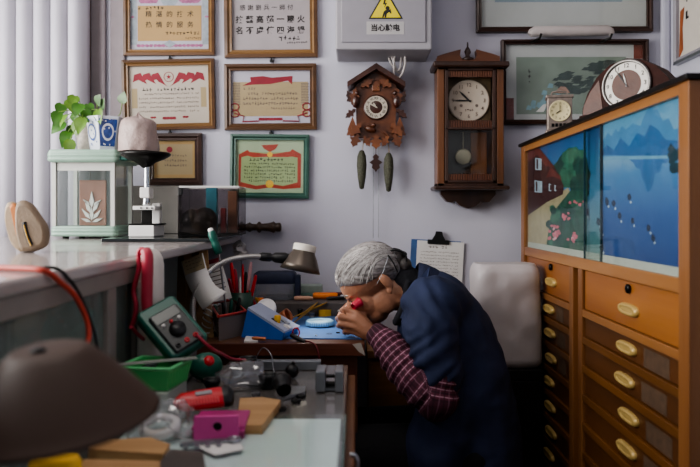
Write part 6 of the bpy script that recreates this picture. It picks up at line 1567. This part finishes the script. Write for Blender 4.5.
# --- hair: shell combed back to a bun
def hair_shell():
    nt_, nf = 96, 44; vs = []; fs = []
    c = V(-.014, 0, .030)
    for i in range(nf + 1):
        ph = PI * i / nf                                 # 0 at crown pole
        for j in range(nt_):
            th = 2 * PI * j / nt_
            d = V(math.sin(ph) * math.cos(th), math.sin(ph) * math.sin(th), math.cos(ph))   # x face, y side, z crown
            x, y, z = d.x * .106 + c.x, d.y * .0815, d.z * .090 + c.z
            # hairline: keep above brow in front, ears at the side, down to the nape behind
            a = math.atan2(abs(d.y), d.x)                # 0 front, pi back
            lim = (.052 if a < .55 else .052 - (a - .55) * .042 if a < 1.3 else .020 - (a - 1.3) * .02 if a < 1.95 else .007 - (a - 1.95) * .075)
            edge = z - lim
            if edge < .026:                              # thin out toward the hairline, then tuck under the skin
                g = max(0, edge) / .026; sc = .90 + .10 * g ** .5
                if edge < 0: sc = .90 - .16 * min(1, -edge / .03); z = lim + edge * .45
                x = c.x + (x - c.x) * sc; y *= sc
            st = noise.noise(V(th * 9 + ph * 1.5, ph * 1.2, 3)) * .0035 + noise.noise(V(th * 26, ph * 2, 8)) * .0010
            k = 1 + st / .09
            vs.append(hd(x * k, z * k, y * k))
    for i in range(nf):
        for j in range(nt_):
            a, b_ = i * nt_ + j, i * nt_ + (j + 1) % nt_; fs.append((a, b_, b_ + nt_, a + nt_))
    m = MB(); m.add(vs, fs, 0, True); return m
hs = hair_shell()
# material: strands run front to back
def hair_mat():
    m = mat('grey_streaked_hair', '#918c8a', .45, var=.4, vs=18, bump=.3, bs=18)
    nt = m.node_tree
    for n in nt.nodes:
        if n.type == 'MAPPING': n.inputs['Scale'].default_value = (.25, 6, 6); n.inputs['Rotation'].default_value = (0, math.radians(38), 0)
    r = [n for n in nt.nodes if n.type == 'VALTORGB'][0]
    r.color_ramp.elements[0].color = lin('#57504d'); r.color_ramp.elements[1].color = lin('#b4afad')
    return m
m_hair = hair_mat()
hair = build('hair', hs, m_hair, person, off=pc)
b = MB()
for (f, u, s, r1, r2, r3) in ((-.108, .012, .0, .026, .036, .032), (-.116, -.012, .014, .022, .026, .024)): he(b, f, u, s, r1, r2, r3, 16)
for v in b.v: v += Vector((noise.noise(v * 60), noise.noise(v * 60 + V(4, 4, 4)), noise.noise(v * 60 + V(7, 1, 2)))) * .004
build('bun', b, mat('dark_grey_hair', '#4a4543', .5, var=.4, vs=60, bump=.4), hair, off=pc)
# loose strands over the side of the head
b = MB()
def lim_(a): return .052 if a < .55 else .052 - (a - .55) * .042 if a < 1.3 else .020 - (a - 1.3) * .02 if a < 1.95 else .007 - (a - 1.95) * .075
for k in range(230):                                 # each strand sweeps from the hairline round to the bun
    a0 = RND.uniform(.05, 1.5); top = RND.random()
    f0, s0 = math.cos(a0) * .092, math.sin(a0) * .0715
    u0 = lim_(a0) + RND.uniform(-.006, .01) + top * .05
    p0 = V(f0 - .012, s0, u0 - .030); p1 = V(-.112, RND.uniform(0, .02), RND.uniform(-.03, .01)); pts = []
    for i in range(8):
        t = i / 7; d = p0.lerp(p1, t); d.z += .055 * math.sin(PI * t) * (.6 + .4 * top) - .0; d.y += .03 * math.sin(PI * t)
        d = V(d.x / .107, d.y / .0825, d.z / .091).normalized() * (.965 + .045 * min(1, t * 4))
        pts.append(hd(d.x * .107 - .014, d.z * .091 + .030, d.y * .0825))
    if RND.random() < .4: pts[0] = pts[0] + F_ * .004 - U_ * RND.uniform(.002, .012)
    b.tube(smooth_path(pts, 2), [.0004] + [.0010] * 13 + [.0006], 4, 0 if RND.random() < .6 else 1)
build('strands', b, [mat('pale_hair', '#b5b1ae', .5, var=.15), mat('mid_grey_hair', '#77716f', .5, var=.15)], hair, off=pc)
# claw clip and pins
b = MB()
for k in range(5):
    s = -.03 + .016 * k
    b.tube(smooth_path([hd(-.092, .050, s), hd(-.122, .040, s), hd(-.138, .012, s), hd(-.126, -.010, s)], 4), .0034, 6)
b.tube([hd(-.094, .052, -.034), hd(-.094, .052, .038)], .006, 8); b.tube([hd(-.138, .012, -.034), hd(-.138, .012, .038)], .006, 8)
b.ell(hd(-.098, .056, .03), (.012, .008, .010), n=10)
build('hair_clip', b, m_black, hair, off=pc)
b = MB(); b.tube([P(377, 284, 1.961), P(383, 272, 1.958), P(388.5, 256, 1.968)], .0008, 5); b.tube([P(388, 255, 1.966), P(393.5, 263, 1.963), P(397.5, 272, 1.972)], .0024, 6, 1)
build('hair_pins', b, [m_steel, m_black], hair, off=pc)

# --- coat
m_coat = mat('navy_coat', '#202a48', .85, var=.16, vs=14, bump=.25, bs=30)
b = MB()
chain(b, [(P(422, 295, 2.05), .070), (P(437, 306, 2.05), .108), (P(452, 340, 2.05), .132), (P(465, 385, 2.05), .142), (P(470, 430, 2.05), .148), (P(472, 462, 2.05), .155)], (1, 1.18, 1), .25, 22)
chain(b, [(P(412, 312, 2.04), .040), (P(420, 330, 2.03), .070), (P(436, 352, 2.03), .10)], (1, 1.2, 1), .25, 18)
chain(b, [(P(440, 308, 2.0), .098), (P(432, 305, 1.925), .084), (P(431, 332, 1.885), .077), (P(436, 358, 1.868), .070), (P(441, 374, 1.865), .064)], (1, 1, 1), .25, 18)
chain(b, [(P(442, 308, 2.1), .098), (P(436, 305, 2.18), .084), (P(432, 335, 2.22), .077), (P(430, 370, 2.24), .068)], (1, 1, 1), .25, 18)
# front panels over the lap
chain(b, [(P(454, 395, 1.98), .095), (P(444, 430, 1.955), .10), (P(434, 455, 1.95), .10)], (1, 1.1, .9), .3, 16)
me = blob(b, .008, 6)
# cloth folds
el = EL
for v in me.vertices:
    c = v.co; d1 = (c - P(420, 365, 1.86)).length; d2 = (c - P(418, 318, 1.90)).length
    n_ = v.normal
    f = .0075 * math.sin((c.x * .8 - c.z * 1.2) * 120 + 6 * noise.noise(c * 12)) * math.exp(-(d1 / .09) ** 2)
    f += .008 * math.sin((c.x * 1.1 + c.z * .7) * 100 + 5 * noise.noise(c * 10)) * math.exp(-(d2 / .10) ** 2)
    f += .009 * noise.noise(c * 9) + .006 * noise.noise(c * 20)
    v.co = c + n_ * f
coat = link_mesh('coat', me, m_coat, person, pc)
# collar standing round the neck with a lapel point
b = MB(); rings = []
nd = (P(402, 290, 2.05) - P(440, 308, 2.05)).normalized(); cc = P(421, 291, 2.05); up_ = V(0, 1, 0).cross(nd).normalized()
if up_.z < 0: up_ = -up_
n = 36
for (r, h_) in ((.078, -.035), (.081, -.01), (.080, .018), (.076, .034), (.070, .036), (.071, .0), (.070, -.035)):
    ring = []
    for k in range(n):
        a = 2 * PI * k / n; top = math.sin(a)            # 1 = back of the neck (upper)
        hh = h_ * (1 if h_ < 0 else (.75 + .45 * top))
        ring.append(cc + up_ * (r * (1.0 if top > 0 else 1.05) * math.sin(a)) + V(0, 1, 0) * (r * 1.1 * math.cos(a)) + nd * hh)
    rings.append(ring)
b.loft(rings, False)
co = build('collar', b, mat('navy_collar', '#1c2440', .85, var=.15, vs=20, bump=.2), coat, off=pc)
b = MB()
L0 = [P(430, 266, 1.975), P(411, 289, 1.955), P(400, 318, 1.955), P(412, 322, 1.925), P(424, 298, 1.925)]
b.loft([L0, [v + V(.003, .006, .0) for v in L0]], True, 0, False)
build('lapel', b, m_coat, coat, .002, off=pc)
# dark inner scarf at the throat
b = MB(); chain(b, [(P(408, 283, 1.985), .010), (P(406, 298, 1.985), .014), (P(402, 312, 1.99), .014), (P(396, 322, 2.0), .012)], (1, 1, 1), .3, 12)
chain(b, [(P(405, 283, 2.05), .055), (P(412, 290, 2.05), .06)], (1, 1, 1), .3, 16)
me = blob(b, .005, 3); link_mesh('inner_collar', me, mat('dark_knit', '#15151c', .9, var=.3, vs=80, bump=.4), coat, pc)

# --- plaid sleeves (protective oversleeves)
def plaid_mat():
    m = bpy.data.materials.new('burgundy_plaid'); m.use_nodes = True; nt = m.node_tree; N = nt.nodes; L = nt.links; bs = N['Principled BSDF']; bs.inputs['Roughness'].default_value = .85
    uv = N.new('ShaderNodeUVMap'); sp = N.new('ShaderNodeSeparateXYZ'); L.new(uv.outputs[0], sp.inputs[0])
    nz = N.new('ShaderNodeTexNoise'); nz.inputs['Scale'].default_value = 30; L.new(uv.outputs[0], nz.inputs[0])
    def stripe(axis, freq, wdt, ph=0.):
        a = N.new('ShaderNodeMath'); a.operation = 'MULTIPLY_ADD'; a.inputs[1].default_value = freq; a.inputs[2].default_value = ph; L.new(sp.outputs[axis], a.inputs[0])
        f = N.new('ShaderNodeMath'); f.operation = 'PINGPONG'; f.inputs[1].default_value = .5; L.new(a.outputs[0], f.inputs[0])
        r = N.new('ShaderNodeMapRange'); r.inputs['From Min'].default_value = wdt; r.inputs['From Max'].default_value = wdt * .35; L.new(f.outputs[0], r.inputs['Value'])
        return r.outputs[0]
    def mix(fac, c0, c1, k):
        mm = N.new('ShaderNodeMath'); mm.operation = 'MULTIPLY'; mm.inputs[1].default_value = k; L.new(fac, mm.inputs[0])
        x = N.new('ShaderNodeMix'); x.data_type = 'RGBA'; L.new(mm.outputs[0], x.inputs['Factor'])
        if isinstance(c0, str): x.inputs['A'].default_value = lin(c0)
        else: L.new(c0, x.inputs['A'])
        x.inputs['B'].default_value = lin(c1); return x.outputs['Result']
    c = mix(nz.outputs['Fac'], '#4c1c2c', '#642840', 1)
    c = mix(stripe('X', 54, .22), c, '#2e1220', .8)
    c = mix(stripe('X', 54, .12, .5), c, '#b48c9c', .8)
    c = mix(stripe('Y', 46, .10), c, '#94687c', .4)
    c = mix(stripe('Y', 46, .14, .5), c, '#2e1220', .6)
    L.new(c, bs.inputs['Base Color']); return m
m_plaid = plaid_mat()
def sleeve(name, line, seed):
    b = MB(); chain(b, line, (1, 1, 1), .2, 18)
    me = blob(b, .005, 4)
    pts = [p for p, r in line]; seg = [(pts[i], pts[i + 1]) for i in range(len(pts) - 1)]
    def param(c):
        best = None; acc = 0
        for a, b_ in seg:
            d = b_ - a; l = d.length; t = max(0, min(1, (c - a).dot(d) / (l * l))); q = a + d * t; e_ = (c - q).length
            if best is None or e_ < best[0]: best = (e_, acc + t * l, q, d.normalized())
            acc += l
        return best
    for v in me.vertices:                                # gathered folds round the forearm
        e_, s_, q, d = param(v.co); r_ = v.co - q
        k = .0035 * math.sin(s_ * 150 + 3 * noise.noise(v.co * 16)) + .004 * noise.noise(v.co * 26 + V(seed, 0, 0))
        v.co += r_.normalized() * k if r_.length > 1e-6 else V(0, 0, 0)
    uvl = me.uv_layers.new(name='UVMap')
    for p in me.polygons:
        us = []
        for li in p.loop_indices:
            c = me.vertices[me.loops[li].vertex_index].co; e_, s_, q, d = param(c); r_ = c - q
            x = d.orthogonal(); x = (V(0, -1, 0) - d * d.dot(V(0, -1, 0))).normalized(); y = d.cross(x); an = math.atan2(r_.dot(y), r_.dot(x))
            us.append([s_, an * .05])
        mx = max(u[1] for u in us)
        for u, li in zip(us, p.loop_indices):
            if mx - u[1] > .15: u[1] += 2 * PI * .05
            uvl.data[li].uv = u
    return link_mesh(name, me, m_plaid, person, pc)
sleeve('plaid_sleeve', [(P(440, 375, 1.863), .056), (P(436, 396, 1.86), .064), (P(422, 383, 1.875), .066), (P(407, 367, 1.905), .060), (P(390, 348, 1.94), .049), (P(379, 335.5, 1.966), .036)], 1)
sleeve('plaid_sleeve', [(P(430, 372, 2.24), .052), (P(430, 386, 2.24), .058), (P(404, 362, 2.18), .052), (P(386, 343, 2.135), .044), (P(377, 334, 2.12), .034)], 5)
# --- trousers, shoes, stool
m_trs = mat('black_trousers', '#121216', .9, var=.2, vs=20, bump=.2)
b = MB()
chain(b, [(V(.37, 2.05, .45), .10), (V(.34, 2.05, .44), .10)], (1, 1.3, .8), .3, 18)
for h_, k_, a_ in ((HLp, KL, AL), (HRp, KR, AR)): chain(b, [(h_, .092), (k_, .071), (k_.lerp(a_, .4), .064), (a_ + V(0, 0, .03), .052)], (1, 1, 1), .25, 16)
me = blob(b, .009, 5); link_mesh('trousers', me, m_trs, person, pc)
for a_ in (AL, AR):
    b = MB(); chain(b, [(a_ + V(.012, 0, -.048), .042), (a_ + V(-.06, 0, -.052), .038), (a_ + V(-.135, 0, -.060), .030)], (1, 1.15, 1), .3, 14)
    for v in b.v: v.z = max(v.z, .002)
    me = blob(b, .006, 3); link_mesh('shoe', me, m_black, person, pc)
# stool under the person
m_st = wood('stool_wood', '#3a261a', '#523726', 'x', .5)
root = thing('wooden_stool', 'dark wooden stool the person sits on', 'stool', (.37, 2.05, 0)); off = root.location
zs = .345
build('seat', MB().bb(.23, .51, 1.91, 2.19, zs - .03, zs), m_st, root, .006, off=off)
for x in (.255, .485):
    for y in (1.935, 2.165): build('leg', MB().bb(x - .016, x + .016, y - .016, y + .016, 0, zs - .03), m_st, root, .002, off=off)
# --- the loupe held to the eye
q = hd(.104, -.006, .030)
q = P(357, 304, 1.99)
root = thing('eye_loupe', 'pinkish red watchmaker loupe held at the eye by the fingers', 'loupe', q); off = root.location
ax = (P(366, 301.5, 1.995) - P(355, 309.5, 1.97)).normalized()
m_lred = mat('loupe_red', '#c8324a', .3, var=.08, coat=.4)
Mq = along(ax, q)
build('eyecup', MB().lathe([(.0105, -.016), (.0115, -.012), (.0125, .0), (.0145, .008), (.0155, .012), (.0130, .012), (.0115, .0), (.0095, -.015)], 24, Mq, caps=False), m_lred, root, off=off)
build('lens', MB().disc(.0098, -.013, 18, Mq), m_clear, root, off=off)

# ------------------------------------------------------------------ light and camera
def area(name, loc, target, sx, sy, power, colr):
    l = bpy.data.lights.new(name, 'AREA'); l.shape = 'RECTANGLE'; l.size = sx; l.size_y = sy; l.energy = power; l.color = colr
    o = bpy.data.objects.new(name, l); col.objects.link(o); o.location = loc
    o.rotation_euler = (Vector(target) - Vector(loc)).to_track_quat('-Z', 'Y').to_euler(); return o
area('window_light', (XL - .25, 1.2, 1.65), (.2, 2.0, 1.0), 2.0, 1.5, 112, (1.0, .97, .96))
area('overhead_fill', (-.45, 1.0, 2.66), (-.3, 1.6, 0), 1.1, .7, 13, (1.0, .93, .86))  # added soft fill from above, no fitting is built there
area('front_fill', (.1, -1.5, 2.0), (.1, 2.4, 1.1), 2.2, 1.2, 4, (.92, .95, 1.0))  # added weak fill from behind the camera, its source unseen
l = bpy.data.lights.new('work_lamp', 'SPOT'); l.energy = 2.0; l.color = (1, .95, .88); l.spot_size = math.radians(120); l.spot_blend = .6; l.shadow_soft_size = .02
o = bpy.data.objects.new('work_lamp', l); col.objects.link(o); o.location = Ml @ V(0, 0, -.004); o.rotation_euler = (Vector((.0, 2.1, ZD)) - o.location).to_track_quat('-Z', 'Y').to_euler()
w = bpy.data.worlds.new('world'); bpy.context.scene.world = w; w.use_nodes = True
nt = w.node_tree; bg = nt.nodes['Background']
sky = nt.nodes.new('ShaderNodeTexSky'); sky.sky_type = 'HOSEK_WILKIE'; sky.turbidity = 6; sky.sun_direction = (-.6, .3, .7)
mx = nt.nodes.new('ShaderNodeMix'); mx.data_type = 'RGBA'; mx.inputs['Factor'].default_value = .75; mx.inputs['B'].default_value = (.8, .82, .86, 1)
nt.links.new(sky.outputs[0], mx.inputs['A']); nt.links.new(mx.outputs['Result'], bg.inputs['Color']); bg.inputs['Strength'].default_value = .055
cam = bpy.data.cameras.new('camera'); co_ = bpy.data.objects.new('camera', cam); col.objects.link(co_)
co_.location = (0, 0, H); co_.rotation_euler = (PI / 2, 0, 0)
cam.sensor_width = 36; cam.lens = FP / 700 * 36; cam.shift_x = (350 - VX) / 700; cam.shift_y = (VY - 233.5) / 700
cam.clip_start = .05
cam.dof.use_dof = True; cam.dof.focus_distance = 2.15; cam.dof.aperture_fstop = 3.2
sc = bpy.context.scene; sc.camera = co_
sc.view_settings.view_transform = 'AgX'; sc.view_settings.look = 'AgX - Medium High Contrast'; sc.view_settings.exposure = .2; sc.view_settings.gamma = 1
try:
    sc.cycles.use_denoising = True; sc.cycles.max_bounces = 8; sc.cycles.transparent_max_bounces = 16
except Exception: pass
